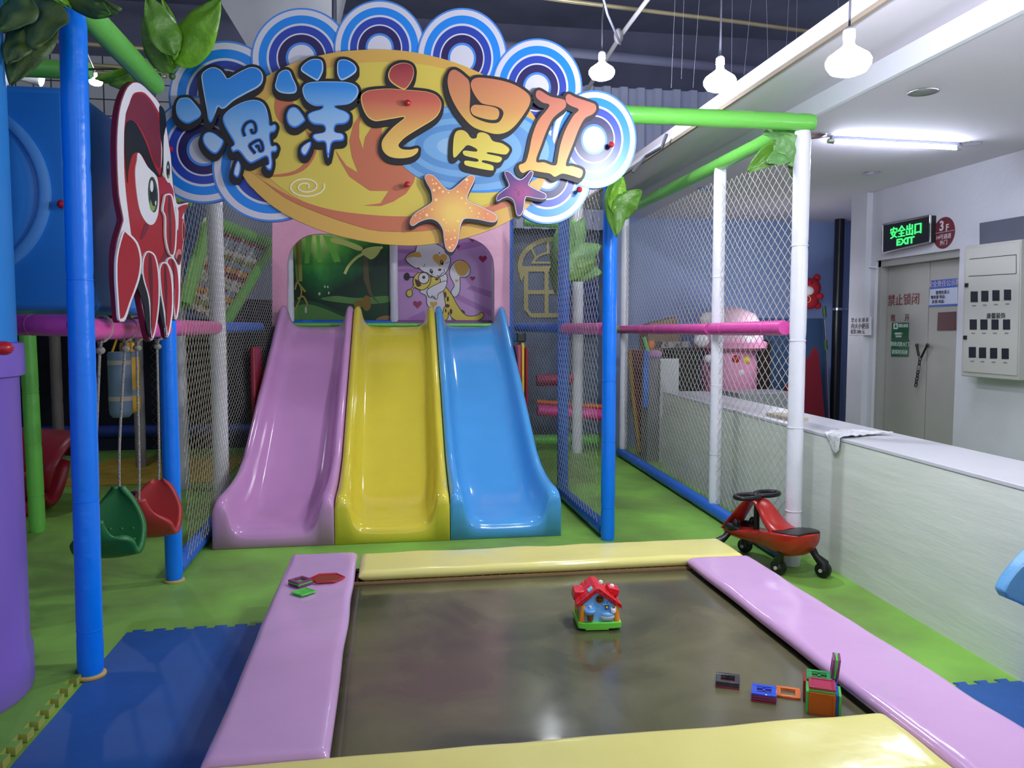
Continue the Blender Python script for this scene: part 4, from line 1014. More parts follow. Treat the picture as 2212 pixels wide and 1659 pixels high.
def bag(label, px, pyt, pyb, y, r, m, mb_, bands):
    top = onY(px, pyt, y); bot = onY(px, pyb, y)
    t = thing('punching_bag', bot, label, 'punching bag')
    h = top.z - bot.z
    k = MB(); k.lathe([(0.0, 0.0), (r * 0.7, 0.006), (r * 0.96, 0.03), (r, 0.06), (r, h - 0.02), (r * 0.9, h), (0, h)], bot, seg=24); obj('bag_body', k, m, t, ang=50)
    for f in (0.30, 0.84):
        k = MB(); k.lathe([(r, -bands), (r * 1.015, -bands), (r * 1.015, bands), (r, bands)], bot + V((0, 0, h * f)), seg=24); obj('band', k, mb_, t)
    for s in (-1, 1):
        k = MB(); k.tube([top + V((s * r * .8, 0, -.004)), BAR(top.x + s * .01)], 0.008, 6); obj('strap', k, mat('yellow_strap', (205, 150, 30), 0.5), t)
    return t
M_BAGG = mat('bag_grey_blue', (112, 134, 156), 0.45); M_BAGY = mat('bag_yellow', (222, 166, 20), 0.4)
bag('grey blue punching bag with beige bands behind the green swing ropes', 262, 760, 903, 6.0, 0.078, M_BAGG, mat('beige_band', (190, 170, 156), 0.5), 0.016)
bag('yellow punching bag with grey bands behind the grey blue one', 284, 740, 893, 6.35, 0.068, M_BAGY, M_BAGG, 0.022)
hp_ = onY(121, 800, 7.35); hp_ = V((hp_.x, 7.35, 0)); barA = V((hp_.x, 7.35, 1.56)); barB = V((-1.55, 5.85, 1.56))
rail('grey padded bar carrying the punching bags', barA, barB, 0.035, M_GREY, 61)
post('dim grey padded post above the dark red slide end', hp_, hp_ + V((0, 0, 1.62)), 0.045, mat('dim_grey_vinyl', (110, 104, 98), 0.5), 62, tie=False)
# little football behind the swings
t = thing('football', (-1.87, 6.1, 0), 'small red and black football on floor behind the red swing', 'ball')
k = MB(); k.ball((-1.87, 6.1, 0.085), 0.085, seg=28, rings=18); obj('ball_shell', k, mat('football_red', (150, 50, 58), 0.3), t)
k = MB(); ph = (1 + 5 ** 0.5) / 2
for s1_ in (-1, 1):
    for s2_ in (-1, 1):
        for c in (V((0, s1_, s2_ * ph)), V((s1_, s2_ * ph, 0)), V((s2_ * ph, 0, s1_))):
            n_ = c.normalized(); a_ = n_.orthogonal().normalized(); b_ = n_.cross(a_)
            ring = [V((-1.87, 6.1, 0.085)) + (n_ + (a_ * math.cos(w_) + b_ * math.sin(w_)) * 0.36).normalized() * 0.0865 for w_ in [2 * PI * q / 5 for q in range(5)]]
            k.add(ring + [V((-1.87, 6.1, 0.085)) + n_ * 0.088], [(q, (q + 1) % 5, 5) for q in range(5)])
obj('black_patches', k, M_BLACK, t, smooth=False)
# yellow floor mats far inside and blue kerb
tag(obj('foam_mat', MB().box((-2.2, 8.0, 0.004), (1.4, 1.5, 0.008)), mat('yellow_foam', (190, 160, 50), 0.6, var=0.3, vscale=6), smooth=False), 'yellow foam mat on floor deep inside the dark play hall', 'floor mat')
rail('dark blue padded kerb at the back of the play hall', (-4.4, 9.4, 0.22), (-1.5, 9.3, 0.22), 0.07, mat('dark_blue_vinyl', (22, 54, 130), 0.5), 44)
tag(obj('kerb_box', MB().box((-2.9, 9.45, 0.07), (3.0, 0.1, 0.14)), mat('navy_board', (16, 22, 60), 0.6), smooth=False), 'navy board under the blue kerb in the play hall', 'board')
net('dark grey net at the back of the play hall', (-2.35, 8.3, 0.0), V((0.9, 0.3, 0)), 1.9, 0.09, 0.09, 0.0016, mat('dark_net', (90, 84, 78), 0.8), 9)

# ---- woven climbing ramp seen through the left nets
wr_ = thing('climbing_ramp', (-1.75, 7.3, 1.42), 'sloping green framed rope ramp woven in orange and grey behind left nets', 'climbing ramp')
A = onY(398, 660, 6.6); B = onY(452, 478, 7.1); Cc = onY(588, 528, 8.3); D = onY(484, 700, 7.0)
def tubechild(name, a, b, r, m):
    k = MB(); sleeve(k, a, b, r, rnd.random() * 9); obj(name, k, m, wr_)
M_GD = mat('moss_green_vinyl', (96, 168, 60), 0.45)
tubechild('frame_tube', A, B, 0.055, M_GD); tubechild('frame_tube', B, Cc, 0.06, M_GD); tubechild('frame_tube', Cc, D, 0.055, M_GD)
cols = [mat('rope_orange', (206, 138, 52), 0.8), mat('rope_grey_blue', (126, 142, 160), 0.8), mat('rope_pale', (190, 186, 176), 0.8), mat('rope_dark_red', (110, 28, 40), 0.8), mat('rope_olive', (110, 120, 60), 0.8)]
NR, NC = 16, 14
for j in range(NR):
    f_ = (j + 0.5) / NR
    a = A.lerp(B, 1 - f_) if True else A; b = D.lerp(Cc, 1 - f_)
    k = MB(); path = []
    for i in range(NC * 2 + 1):
        p = a.lerp(b, i / (NC * 2)); path.append(p + V((0, 0, 0.02 * (1 if (i + j) % 2 else -1))))
    k.tube(path, 0.016, 6)
    o = obj('woven_strand', k, cols[(0, 3, 1, 1, 2, 4, 1, 0, 3, 2, 2, 1, 0, 2, 4, 2)[j]], wr_)
for i in range(NC):
    f_ = (i + 0.5) / NC
    a = A.lerp(D, f_); b = B.lerp(Cc, f_)
    k = MB(); k.tube([a, a.lerp(b, .5), b], 0.012, 6); obj('warp_strand', k, cols[(3, 2, 4)[i % 3]], wr_)
for i in range(5):
    k = MB(); p = D.lerp(Cc, 0.12 + 0.19 * i); k.tube([p + V((-0.01, -0.055, 0)), p + (Cc - D) * 0.10 + V((-0.01, -0.055, 0))], 0.022, 8); obj('lime_wrap', k, mat('lime_vinyl', (150, 240, 60), 0.4), wr_)
post('white padded post capped green behind the octopus', (-1.75, 7.0, 0), (-1.75, 7.0, 2.40), 0.055, M_WHITE, 45, tie=False)
rail('green padded cap on the white post behind the octopus', (-1.83, 6.98, 2.44), (-1.62, 7.0, 2.44), 0.06, M_GREEN, 46, 'beam', 'padded_beam')
tag(obj('blue_screen', MB().prism([onY(x, y, 10.56) for x, y in [(395, 430), (470, 430), (470, 690), (395, 690)]], (0, 0.04, 0)), mat('blue_rope_panel', (44, 96, 160), 0.6, var=0.4, vscale=8), smooth=False), 'blue panel behind the woven ramp and left nets', 'panel')

# ---- between the slides and the right net
def stacked(label, x, y, w, h, m, tilt):
    k = MB(); R_ = Matrix.Rotation(tilt, 3, 'Y')
    k.box((x, y, h / 2 + 0.004), (w, 0.26, h), R_)
    return tag(obj('folded_mat', k, m, bevel=0.012), label, 'mat', 'padded mats standing beside the blue slide')
stacked('pink padded mat standing next to the blue slide', 1.112, 6.83, 0.03, 1.22, mat('rose_vinyl', (170, 72, 96), 0.4), -0.0)
stacked('yellow padded mat standing between pink and maroon mats', 1.146, 6.84, 0.024, 1.24, mat('ochre_vinyl', (210, 178, 60), 0.4), -0.0)
stacked('maroon padded mat standing by the fine grey net', 1.177, 6.83, 0.026, 1.20, mat('maroon_vinyl', (134, 30, 44), 0.4), -0.0)
k = MB(); k.box((-1.055, 6.55, 0.61), (0.04, 0.34, 1.22)); tag(obj('folded_mat', k, mat('maroon_vinyl', (134, 30, 44)), bevel=0.012), 'maroon padded mat standing left of the pink slide', 'mat')
# gold window ornament
YG = 9.97
def gold(px, py): return onY(px, py, YG)
wn = thing('window_ornament', gold(1165, 690), 'pale gold arched window ornament behind the fine grey net', 'ornament')
M_GOLD = mat('pale_gold_glitter', (222, 204, 130), 0.45, bump=0.4, bscale=120)
Gz = lambda p: zt(1090, 440, 5.185, p)
k = MB()
slabfill(k, [Gz(l) for l in [ribbon(smooth([(170, 720), (190, 600), (280, 490), (400, 420), (520, 400), (640, 420), (750, 490), (840, 600), (860, 720)], 4, False), 50),
          ribbon(smooth([(320, 660), (360, 600), (440, 560), (520, 545), (600, 560), (680, 600), (720, 660)], 4, False), 26),
          ribbon([(150, 730), (880, 730)], 60), ribbon([(300, 660), (740, 660)], 22), ribbon([(240, 740), (240, 1180), (300, 1250), (740, 1250), (800, 1180), (800, 740)], 48),
          ribbon([(470, 740), (470, 1240)], 44), ribbon([(640, 740), (640, 1240)], 30), ribbon([(240, 990), (800, 990)], 44), ribbon([(300, 500), (350, 600)], 26), ribbon([(485, 420), (485, 550)], 26), ribbon([(740, 500), (690, 600)], 26), [(150, 730), (240, 730), (190, 880)]]], gold, (0, 0.02, 0))
obj('gold_frame', k, M_GOLD, wn, smooth=False)
rail('green padded bar at the foot of the steps behind the right net', (1.05, 8.75, 0.12), (2.36, 8.7, 0.10), 0.06, M_GREEN, 51)
rail('magenta padded step bar behind the right blue post', (1.62, 8.55, 0.47), (2.42, 8.5, 0.40), 0.065, mat('magenta_vinyl', (226, 66, 150), 0.4), 52)
rail('crimson padded step bar behind the right net', (1.60, 8.5, 0.80), (2.03, 8.48, 0.82), 0.065, mat('crimson_vinyl', (150, 30, 76), 0.5), 53)
rail('orange padded edge resting on the magenta step bar', (1.62, 8.6, 0.56), (2.42, 8.55, 0.49), 0.025, mat('orange_vinyl', (220, 110, 50), 0.5), 54)
rail('green padded bar beyond the far white fence post', (1.97, 8.15, 1.36), (2.44, 8.06, 1.36), 0.04, M_GREEN, 55)
rail('lower green padded bar above the palm leaves', (1.45, 8.45, 2.52), (2.05, 8.45, 2.50), 0.05, M_GREEN, 56)
rail('upper green padded bar above the palm leaves', (1.45, 8.45, 2.86), (2.05, 8.45, 2.84), 0.045, M_GREEN, 57)
post('white padded post under the palm leaves', (2.05, 8.45, 0), (2.05, 8.45, 2.9), 0.06, M_WHITE, 58, tie=False)
k = MB(); k.prism([onY(x, y, 9.88) for x, y in smooth([(1226, 720), (1226, 620), (1238, 586), (1262, 580), (1284, 600), (1290, 640), (1290, 720)], 3)], (0, 0.05, 0))
tag(obj('cave_panel', k, mat('cave_blue', (38, 78, 158), 0.5, var=0.5, vscale=9)), 'dark blue arched cave panel under the palm leaves', 'panel')
k = MB(); k.prism([onY(x, y, 10.0) for x, y in [(1105, 470), (1340, 470), (1340, 960), (1105, 960)]], (0, 0.05, 0))
tag(obj('grey_blue_screen', k, mat('grey_blue_mural', (126, 140, 168), 0.6, var=0.35, vscale=3), smooth=False), 'grey blue panel closing the play area behind the right net', 'panel')
k = MB(); k.box((1.135, 6.84, 1.29), (0.08, 0.2, 0.08)); tag(obj('black_box', k, M_BLACK, bevel=0.01), 'black box on top of the mats beside blue slide', 'box')

# ================================================================== LEAVES
def leafmat(name, c, rough=0.4): return mat(name, c, rough, 0.5, bump=0.35, bscale=28, var=0.22, vscale=10)
M_LF = leafmat('leaf_green', (92, 142, 44)); M_LB = leafmat('leaf_bright_green', (128, 188, 48), 0.28); M_LD = leafmat('leaf_dark_green', (74, 98, 46), 0.5); M_LG = leafmat('leaf_grey_green', (106, 158, 88), 0.45)
def leaf(parent, base, tip, w, face, m, curl=0.12, wave=0.02):
    base = V(base); tip = V(tip); ax = tip - base; L = ax.length; ax.normalize()
    f = V(face); f = (f - ax * f.dot(ax)).normalized(); sd = ax.cross(f)
    sd_ = rnd.random() * 9
    def fn(u, v):
        c = 2 * u - 1
        ww = w * (math.sin(PI * min(1, v ** 0.75)) ** 0.8) * 0.5 + 0.003
        zz = -0.25 * abs(c) * ww + curl * L * math.sin(PI * v * 0.9) * 0.5 + wave * noise.noise(V((u * 3 + sd_, v * 4, 0)))
        return base + ax * (v * L) + sd * (c * ww) + f * zz
    k = MB(); k.grid(fn, 8, 16)
    return obj('leaf', k, m, parent, ang=70, solid=0.002)
TOC = V((0, -1, 0.1))
def sprig(label, at, leaves, to=None):
    t = thing('artificial_leaves', at, label, 'leaves')
    k = MB(); k.ball(V(at), 0.016, (1, 1, 1), 8, 6)
    if to: k.tube([V(at), (V(at) + V(to)) / 2 + V((0, 0, .02)), V(to)], 0.006, 6)
    obj('stem', k, M_LD, t)
    for b, tp, w, f, m, cu in leaves: leaf(t, b, tp, w, f, m, cu)
    return t
y_ = 3.1
sprig('dark artificial leaves drooping at the top left corner', onY(110, 8, y_), [
    (onY(100, -5, y_), onY(24, 185, y_ - .02), 0.16, TOC, M_LD, 0.1), (onY(110, 0, y_ - .05), onY(75, 110, y_ - .12), 0.15, (-.3, -1, 0), M_LD, 0.12),
    (onY(60, -10, y_ - .08), onY(6, 70, y_ - .1), 0.13, (-.2, -1, .2), M_LD, .1), (onY(55, 60, y_ - .03), onY(15, 140, y_ - .06), 0.09, TOC, M_LD, .05)])
sprig('artificial leaves on the beam above the nearest blue post', onY(150, 6, 3.15), [
    (onY(140, 0, 3.12), onY(262, 22, 3.05), 0.09, (0, -.8, -.6), M_LD, 0.1), (onY(180, -6, 3.12), onY(240, 30, 3.06), 0.08, (0, -.8, -.5), M_LF, 0.1), (onY(150, 10, 3.12), onY(108, -10, 3.0), 0.05, TOC, M_LB, .1)])
y_ = 4.0
sprig('shiny bright green artificial leaves left of the signboard', onY(372, 165, y_), [
    (onY(375, 140, y_), onY(478, 0, y_ - .1), 0.20, (-.2, -1, 0.1), M_LB, 0.1), (onY(378, 120, y_ - .05), onY(318, -10, y_ - .1), 0.14, (.3, -1, .1), M_LF, 0.08),
    (onY(376, 130, y_ - .02), onY(352, 0, y_ - .02), 0.10, (-.4, -1, .2), M_LB, 0.06), (onY(370, 160, y_ + .03), onY(312, 30, y_ + .03), 0.14, TOC, M_LF, .05)])
y_ = 3.9
sprig('yellowish side leaves behind the green diagonal beam', onY(345, 165, 4.2), [
    (onY(345, 168, 4.3), onY(205, 170, 4.25), 0.12, (0, -.5, -.9), M_LB, 0.06), (onY(340, 175, 4.28), onY(235, 182, 4.2), 0.10, (.2, -.7, -.5), M_LF, .04)], (-1.6, 4.42, 2.68))
y_ = 4.7
sprig('two green artificial leaves on right blue post below the signboard', onY(1330, 430, y_), [
    (onY(1330, 385, y_), onY(1332, 512, y_ - .05), 0.14, (-.4, -1, 0.1), M_LF, 0.05), (onY(1328, 470, y_ - .03), onY(1385, 410, y_ - .06), 0.15, (.4, -1, .1), M_LF, 0.05),
    (onY(1326, 460, y_ - .02), onY(1345, 382, y_ - .05), 0.10, (-.2, -1, 0), M_LB, .05)], (1.385, 4.85, 2.2))
y_ = 4.22
sprig('crumpled green artificial leaves below the corner of the green beams', onY(1700, 300, y_), [
    (onY(1712, 300, y_), onY(1614, 372, y_ + .06), 0.13, (-.2, -.9, .4), M_LF, 0.12), (onY(1705, 282, y_), onY(1648, 290, y_ + .05), 0.12, (0, -.8, .7), M_LG, 0.15),
    (onY(1690, 290, y_ - .05), onY(1722, 362, y_ - .05), 0.15, (-.5, -1, 0), M_LG, 0.12), (onY(1712, 330, y_ - .03), onY(1655, 352, y_ - .03), 0.10, (-.2, -1, .5), M_LG, .2), (onY(1715, 330, y_ + .05), onY(1722, 395, y_ + .05), 0.07, TOC, M_LD, .05)])
y_ = 8.0
sprig('pale artificial palm leaves hanging behind the right net', onY(1210, 545, 6.9), [
    (onY(1215, 560, 6.9), onY(1225, 462, 6.8), 0.20, TOC, M_LG, .08), (onY(1222, 560, 6.9), onY(1262, 470, 6.9), 0.20, TOC, M_LG, .08), (onY(1215, 570, 6.9), onY(1298, 530, 6.9), 0.22, TOC, M_LG, .1),
    (onY(1210, 575, 6.9), onY(1300, 590, 6.9), 0.22, TOC, M_LG, .1), (onY(1208, 560, 6.9), onY(1200, 635, 6.7), 0.14, TOC, M_LD, .05), (onY(1212, 600, 6.9), onY(1290, 560, 6.85), 0.16, TOC, M_LF, .06), (onY(1205, 520, 6.9), onY(1206, 600, 6.85), 0.14, TOC, M_LD, .05)], (1.37, 6.14, 2.0))

# ================================================================== TRAMPOLINE BED AND PADS
tr = thing('trampoline', (0.6, 2.7, 0), 'low square trampoline with shiny dark brown jumping bed', 'trampoline')
m = bpy.data.materials.new('worn_brown_bed'); m.use_nodes = True
nt = m.node_tree; p = nt.nodes['Principled BSDF']; N = nt.nodes; L = nt.links
tc = N.new('ShaderNodeTexCoord'); n1 = N.new('ShaderNodeTexNoise'); n1.inputs['Scale'].default_value = 2.6; n1.inputs['Detail'].default_value = 6; n1.inputs['Distortion'].default_value = 0.6
L.new(tc.outputs['Object'], n1.inputs[0]); rp = N.new('ShaderNodeValToRGB'); L.new(n1.outputs['Fac'], rp.inputs[0])
rp.color_ramp.elements[0].position = 0.3; rp.color_ramp.elements[0].color = lin((64, 63, 47)); rp.color_ramp.elements[1].position = 0.75; rp.color_ramp.elements[1].color = lin((104, 100, 70))
L.new(rp.outputs[0], p.inputs['Base Color'])
r2 = N.new('ShaderNodeMapRange'); L.new(n1.outputs['Fac'], r2.inputs[0]); r2.inputs[1].default_value = .3; r2.inputs[2].default_value = .7; r2.inputs[3].default_value = 0.10; r2.inputs[4].default_value = 0.22; L.new(r2.outputs[0], p.inputs['Roughness'])
p.inputs['Specular IOR Level'].default_value = 0.75
n3_ = N.new('ShaderNodeTexNoise'); n3_.inputs['Scale'].default_value = 3.0; L.new(tc.outputs['Object'], n3_.inputs[0]); bp = N.new('ShaderNodeBump'); bp.inputs['Strength'].default_value = 0.10; bp.inputs['Distance'].default_value = 0.02; L.new(n3_.outputs['Fac'], bp.inputs['Height']); L.new(bp.outputs[0], p.inputs['Normal'])
M_BED = m
BX0, BX1, BY0, BY1, BZ = -0.19, 1.43, 1.90, 3.50, 0.225
k = MB()
k.grid(lambda u, v: V((BX0 + (BX1 - BX0) * u, BY0 + (BY1 - BY0) * v, BZ - 0.012 * math.sin(PI * u) * math.sin(PI * v))), 24, 24)
obj('jumping_bed', k, M_BED, tr, solid=0.004)
M_TAN = mat('tan_webbing', (140, 110, 70), 0.7)
k = MB(); k.box((0.6, 3.485, BZ + 0.006), (1.62, 0.012, 0.012)); obj('webbing_edge', k, M_TAN, tr, smooth=False)
k = MB()
for i in range(40):
    x = -0.15 + 1.56 * i / 39
    k.tube([(x, 3.49, BZ + 0.012), (x, 3.60, BZ + 0.012)], 0.006, 6)
obj('springs', k, mat('spring_steel', (120, 110, 100), 0.4, metal=.8), tr)['kind'] = 'stuff'
fr = MB()
FX0, FX1, FY0, FY1 = -0.42, 1.63, 1.72, 3.70
for a, b in (((FX0, FY0), (FX1, FY0)), ((FX1, FY0), (FX1, FY1)), ((FX1, FY1), (FX0, FY1)), ((FX0, FY1), (FX0, FY0))):
    d = V((b[0] - a[0], b[1] - a[1], 0)); c = V(((a[0] + b[0]) / 2, (a[1] + b[1]) / 2, 0.115))
    fr.box(c, (abs(d.x) + 0.04, abs(d.y) + 0.04, 0.225))
obj('frame_box', fr, mat('dark_steel_frame', (30, 32, 36), 0.6), tr, smooth=False)
def pad(label, x0, x1, y0, y1, m, z0=0.235, z1=0.285, skew=0.0):
    t = thing('trampoline_pad', ((x0 + x1) / 2, (y0 + y1) / 2, z0), label, 'pad', 'vinyl pads around the trampoline')
    lx = x1 - x0; ly = y1 - y0; h = z1 - z0; e = 0.03
    def prof(d):          # rounded edge profile
        return 1.0 if d > e else math.sqrt(max(0, 1 - (1 - d / e) ** 2))
    us = [0, .003, .01, .02, .03, .05]; 
    def coords(Ln): 
        c = [q for q in (0, .002, .006, .013, .022, .03, .045)]
        nmid = max(6, int(Ln / 0.06)); mid = [0.045 + (Ln - 0.09) * i / nmid for i in range(1, nmid)]
        return c + mid + [Ln - q for q in reversed(c)]
    cx = coords(lx); cy = coords(ly); k = MB(); vs = []; fs = []
    for s in (1, -1):
        for j, b in enumerate(cy):
            for i, a in enumerate(cx):
                d = min(a, lx - a); g = min(b, ly - b)
                hh = prof(d) * prof(g)
                wob = 0.005 * noise.noise(V((a * 6 + x0, b * 6 + y0, 1))) if s > 0 else 0
                edge = 0.006 * noise.noise(V((a * 3 + x0 * 3, b * 3 + y0 * 2, 7)))
                z = (z0 + z1) / 2 + s * hh * h / 2 + wob * hh
                vs.append(V((x0 + a + edge * (1 if ly > lx else 0) + skew * b, y0 + b + edge * (1 if lx > ly else 0), z)))
    n = len(cx); off = n * len(cy)
    for s in range(2):
        for j in range(len(cy) - 1):
            for i in range(n - 1):
                q = [s * off + j * n + i, s * off + j * n + i + 1, s * off + (j + 1) * n + i + 1, s * off + (j + 1) * n + i]
                fs.append(tuple(q if s == 0 else q[::-1]))
    k.add(vs, fs)
    obj('pad_cover', k, m, t, ang=80)
    sk = MB(); sk.box(((x0 + x1) / 2, (y0 + y1) / 2, z0 + 0.002), (lx - 0.05, ly - 0.05, 0.012)); obj('underside', sk, mat('pad_underside', (60, 55, 60), 0.8), t, smooth=False)
    return t
M_PL = mat('lilac_pad_vinyl', (200, 158, 200), 0.13, 0.55, bump=0.22, bscale=4.5, var=0.05, vscale=3)
M_PY = mat('yellow_pad_vinyl', (222, 212, 128), 0.18, 0.55, bump=0.2, bscale=6, var=0.05, vscale=3)
pad('lilac vinyl pad along the left side of the trampoline', -0.475, -0.160, 1.975, 3.825, M_PL)
pad('lilac vinyl pad along the right side of the trampoline', 1.375, 1.690, 1.30, 3.485, M_PL)
pad('pale yellow vinyl pad along the back of the trampoline', -0.145, 1.672, 3.48, 3.795, M_PY)
pad('pale yellow vinyl pad along the front of the trampoline', -0.49, 1.368, 1.655, 1.965, M_PY)
bpy.context.view_layer.update()

# ================================================================== MAGNETIC TILES
def tmat(name, c): return mat('tile_' + name, c, 0.1, 0.5, trans=0.55)
TM = {'green': tmat('green', (120, 245, 110)), 'dkgreen': tmat('deep_green', (70, 190, 110)), 'blue': tmat('blue', (70, 120, 250)), 'purple': tmat('plum', (176, 84, 150)), 'red': tmat('red', (226, 56, 66)), 'orange': tmat('orange', (255, 140, 50)), 'grey': tmat('smoke', (84, 84, 88)), 'yellow': tmat('lemon', (225, 205, 60)), 'crimson': tmat('crimson', (216, 70, 110))}
def tile(label, c, rot, kind, colr, s=0.072, th=0.0065):
    """square magnetic tile: raised frame, studs, pane or window; c centre, rot 3x3"""
    c = V(c); t = thing('magnetic_tile', c, label, 'toy tile', 'magnetic building tiles')
    if isinstance(rot, float): rot = Matrix.Rotation(rot, 3, 'Z')
    h = s / 2; b = 0.008 if kind == 'pane' else 0.015
    k = MB()
    for x, y, lx, ly in ((0, h - b / 2, s, b), (0, -h + b / 2, s, b), (h - b / 2, 0, b, s - 2 * b), (-h + b / 2, 0, b, s - 2 * b)):
        k.box(c + rot @ V((x, y, 0)), (lx, ly, th), rot)
    obj('frame', k, TM[colr], t, bevel=0.0012)
    k = MB()
    if kind == 'pane': k.box(c, (s - 2 * b, s - 2 * b, th * 0.45), rot); nm = 'pane'
    elif kind == 'bars':
        for y in (-0.012, 0.012): k.box(c + rot @ V((0, y, 0)), (s - 2 * b, 0.007, th * .8), rot)
        k.box(c, (0.008, s - 2 * b, th * .8), rot); nm = 'window_bars'
    else:
        for a in range(4):
            q = rot @ Matrix.Rotation(a * PI / 2, 3, 'Z'); k.box(c + q @ V((h - 0.004, 0, 0)), (0.006, 0.011, th * 1.1), q)
        nm = 'magnet_caps'
    obj(nm, k, TM[colr], t, smooth=False)
    return t
zb = 0.2155
def bedpt(px, py, z=0.222): return onZ(px, py, z)
# loose ones on the left lilac pad
PT = 0.2885
q1 = onZ(649, 1262, PT)
tile('plum tile at the bottom of the small stack on left pad', q1 + V((0, 0, .003)), 0.75, 'pane', 'purple'); tile('bright green tile in the middle of the small stack on left pad', q1 + V((0, 0, .0105)), 0.75, 'pane', 'green'); tile('plum window tile on top of the small stack on left pad', q1 + V((0, 0, .018)), 0.75, 'window', 'purple')
tile('lone bright green tile lying on the left lilac pad', onZ(656, 1280, PT) + V((0, 0, .003)), 0.75, 'pane', 'green')
hx = thing('magnetic_tile', onZ(706, 1252, PT), 'dark red hexagonal tile lying on the left lilac pad', 'toy tile')
k = MB(); hc = onZ(706, 1252, PT) + V((0, 0, 0.007)); R6 = 0.073
hexo = [hc + V((R6 * math.cos(PI / 3 * i) * 1.0, R6 * math.sin(PI / 3 * i) * .86, 0)) for i in range(6)]; hexi = [hc + (p - hc) * 0.86 for p in hexo]
k.prism(hexi, (0, 0, -0.004)); obj('pane', k, mat('tile_brick_pane', (150, 56, 40), 0.25, trans=.2), hx, smooth=False)
k = MB(); k.tube(hexo, 0.0045, 8, closed=True); obj('frame', k, TM['red'], hx)
# on the bed
q1 = bedpt(1572, 1477); tile('pink tile under the smoke window tile on the bed', q1 + V((0, 0, .002)), -0.45, 'window', 'crimson'); tile('smoke window tile stacked on a pink one on the bed', q1 + V((0, 0, .0095)), -0.45, 'window', 'grey'); tile('smoke window tile on top of that lone bed stack', q1 + V((0, 0, .017)), -0.45, 'window', 'grey')
q1 = bedpt(1650, 1508); tile('red tile at the bottom of the blue topped stack', q1 + V((0, 0, .002)), -0.48, 'bars', 'red'); tile('plum tile in the middle of the blue topped stack', q1 + V((0, 0, .0095)), -0.48, 'bars', 'purple'); tile('second plum tile just beneath the blue barred tile', q1 + V((0, 0, .017)), -0.48, 'pane', 'crimson'); tile('blue barred tile on top of its stack on the bed', q1 + V((0, 0, .0245)), -0.48, 'bars', 'blue')
tile('orange window tile joining blue stack to the tile house', bedpt(1702, 1500) + V((0, 0, .006)), -0.48, 'window', 'orange')
# the little box house of tiles
hs = 0.072
HR = Matrix.Rotation(-0.50, 3, 'Z')
hx0 = onZ(1775, 1552, zb)
def hp(x, y, z): return V((hx0.x, hx0.y, zb + 0.004)) + HR @ V((x, y + hs / 2, z))
RX = HR @ Matrix.Rotation(PI / 2, 3, 'X'); RY = HR @ Matrix.Rotation(PI / 2, 3, 'Y')
tile('orange tile forming the front wall of the tile house', hp(0, -hs / 2, hs / 2), RX, 'pane', 'orange'); tile('yellow tile forming the inner front of the tile house', hp(0, -hs / 2 + 0.0085, hs / 2), RX, 'pane', 'yellow')
tile('green tile forming left wall of the tile house', hp(-hs / 2 - .005, 0, hs / 2), RY, 'pane', 'green'); tile('blue tile forming right wall of the tile house', hp(hs / 2 + .005, 0, hs / 2), RY, 'pane', 'blue'); tile('outer green tile on right wall of the tile house', hp(hs / 2 + .0125, -.004, hs / 2), RY, 'window', 'green')
tile('lime tile under the crimson roof of the tile house', hp(0, 0, hs + .004), HR, 'pane', 'green'); tile('crimson tile roofing the front of the tile house', hp(0, 0, hs + .0115), HR, 'pane', 'crimson')
tile('deep green barred tile on the rear roof of the tile house', hp(-0.006, hs + .004, hs + .004), HR, 'bars', 'dkgreen'); tile('orange barred tile beneath the deep green roof tile', hp(-0.006, hs + .004, hs - .004), HR, 'bars', 'orange')
tile('red tile standing at left rear of the tile house', hp(-hs / 2 - .012, hs, hs / 2), RY, 'pane', 'red'); tile('blue tile standing at right rear of the tile house', hp(hs / 2 + .004, hs + .004, hs / 2), RY, 'bars', 'blue')
RT = HR @ Matrix.Rotation(0.0, 3, 'Z') @ Matrix.Rotation(PI / 2 + .1, 3, 'Y')
def up(d): return hp(hs / 2 + .004 + d, hs + .02, hs + .036)
tile('plum tile upright left of the green one on tile house', up(-.0078), RT, 'pane', 'purple', s=.06); tile('green tile upright between two plum ones on tile house', up(0), RT, 'pane', 'green', s=.06); tile('plum tile upright right of the green one on tile house', up(.0078), RT, 'pane', 'purple', s=.06)

# ================================================================== TOY HOUSE
th_ = thing('toy_house', (0.785, 2.90, zb), 'small toy house with red roof and blue wall on the trampoline', 'toy house')
RH = Matrix.Rotation(-0.10, 3, 'Z'); HB = V((0.785, 2.90, zb + 0.004)); HSC = 1.06
def HL(x, y, z): return HB + RH @ (V((x, y, z * 0.92)) * HSC)
M_TR = mat('toy_red', (205, 16, 36), 0.3, bump=0.3, bscale=60); M_TB = mat('toy_blue', (120, 184, 240), 0.35); M_TO = mat('toy_orange', (244, 150, 36), 0.35); M_TG = mat('toy_green', (110, 212, 64), 0.35); M_TW = mat('toy_white', (236, 236, 238), 0.35); M_TBR = mat('toy_brown', (126, 70, 20), 0.4); M_TY = mat('toy_yellow', (246, 206, 60), 0.35)
W2, D2 = 0.061, 0.062
k = MB(); k.prism([HL(x, y, 0.03) for x, y in ((-.078, -.068), (-.06, -.078), (.05, -.078), (.078, -.07), (.082, .07), (.06, .078), (-.07, .075), (-.08, .06))], RH @ V((0, 0, -0.024)))
k.box(HL(-0.01, -.072, .008), (.09, .012, .016), RH); k.box(HL(.076, .03, .012), (.012, .07, .02), RH); k.box(HL(-.07, .03, .008), (.014, .07, .016), RH)
obj('green_base', k, M_TG, th_, bevel=0.003)
k = MB(); gable = [(-W2, .03), (W2, .03), (W2, .088), (-.008, .145), (-W2, .096)]
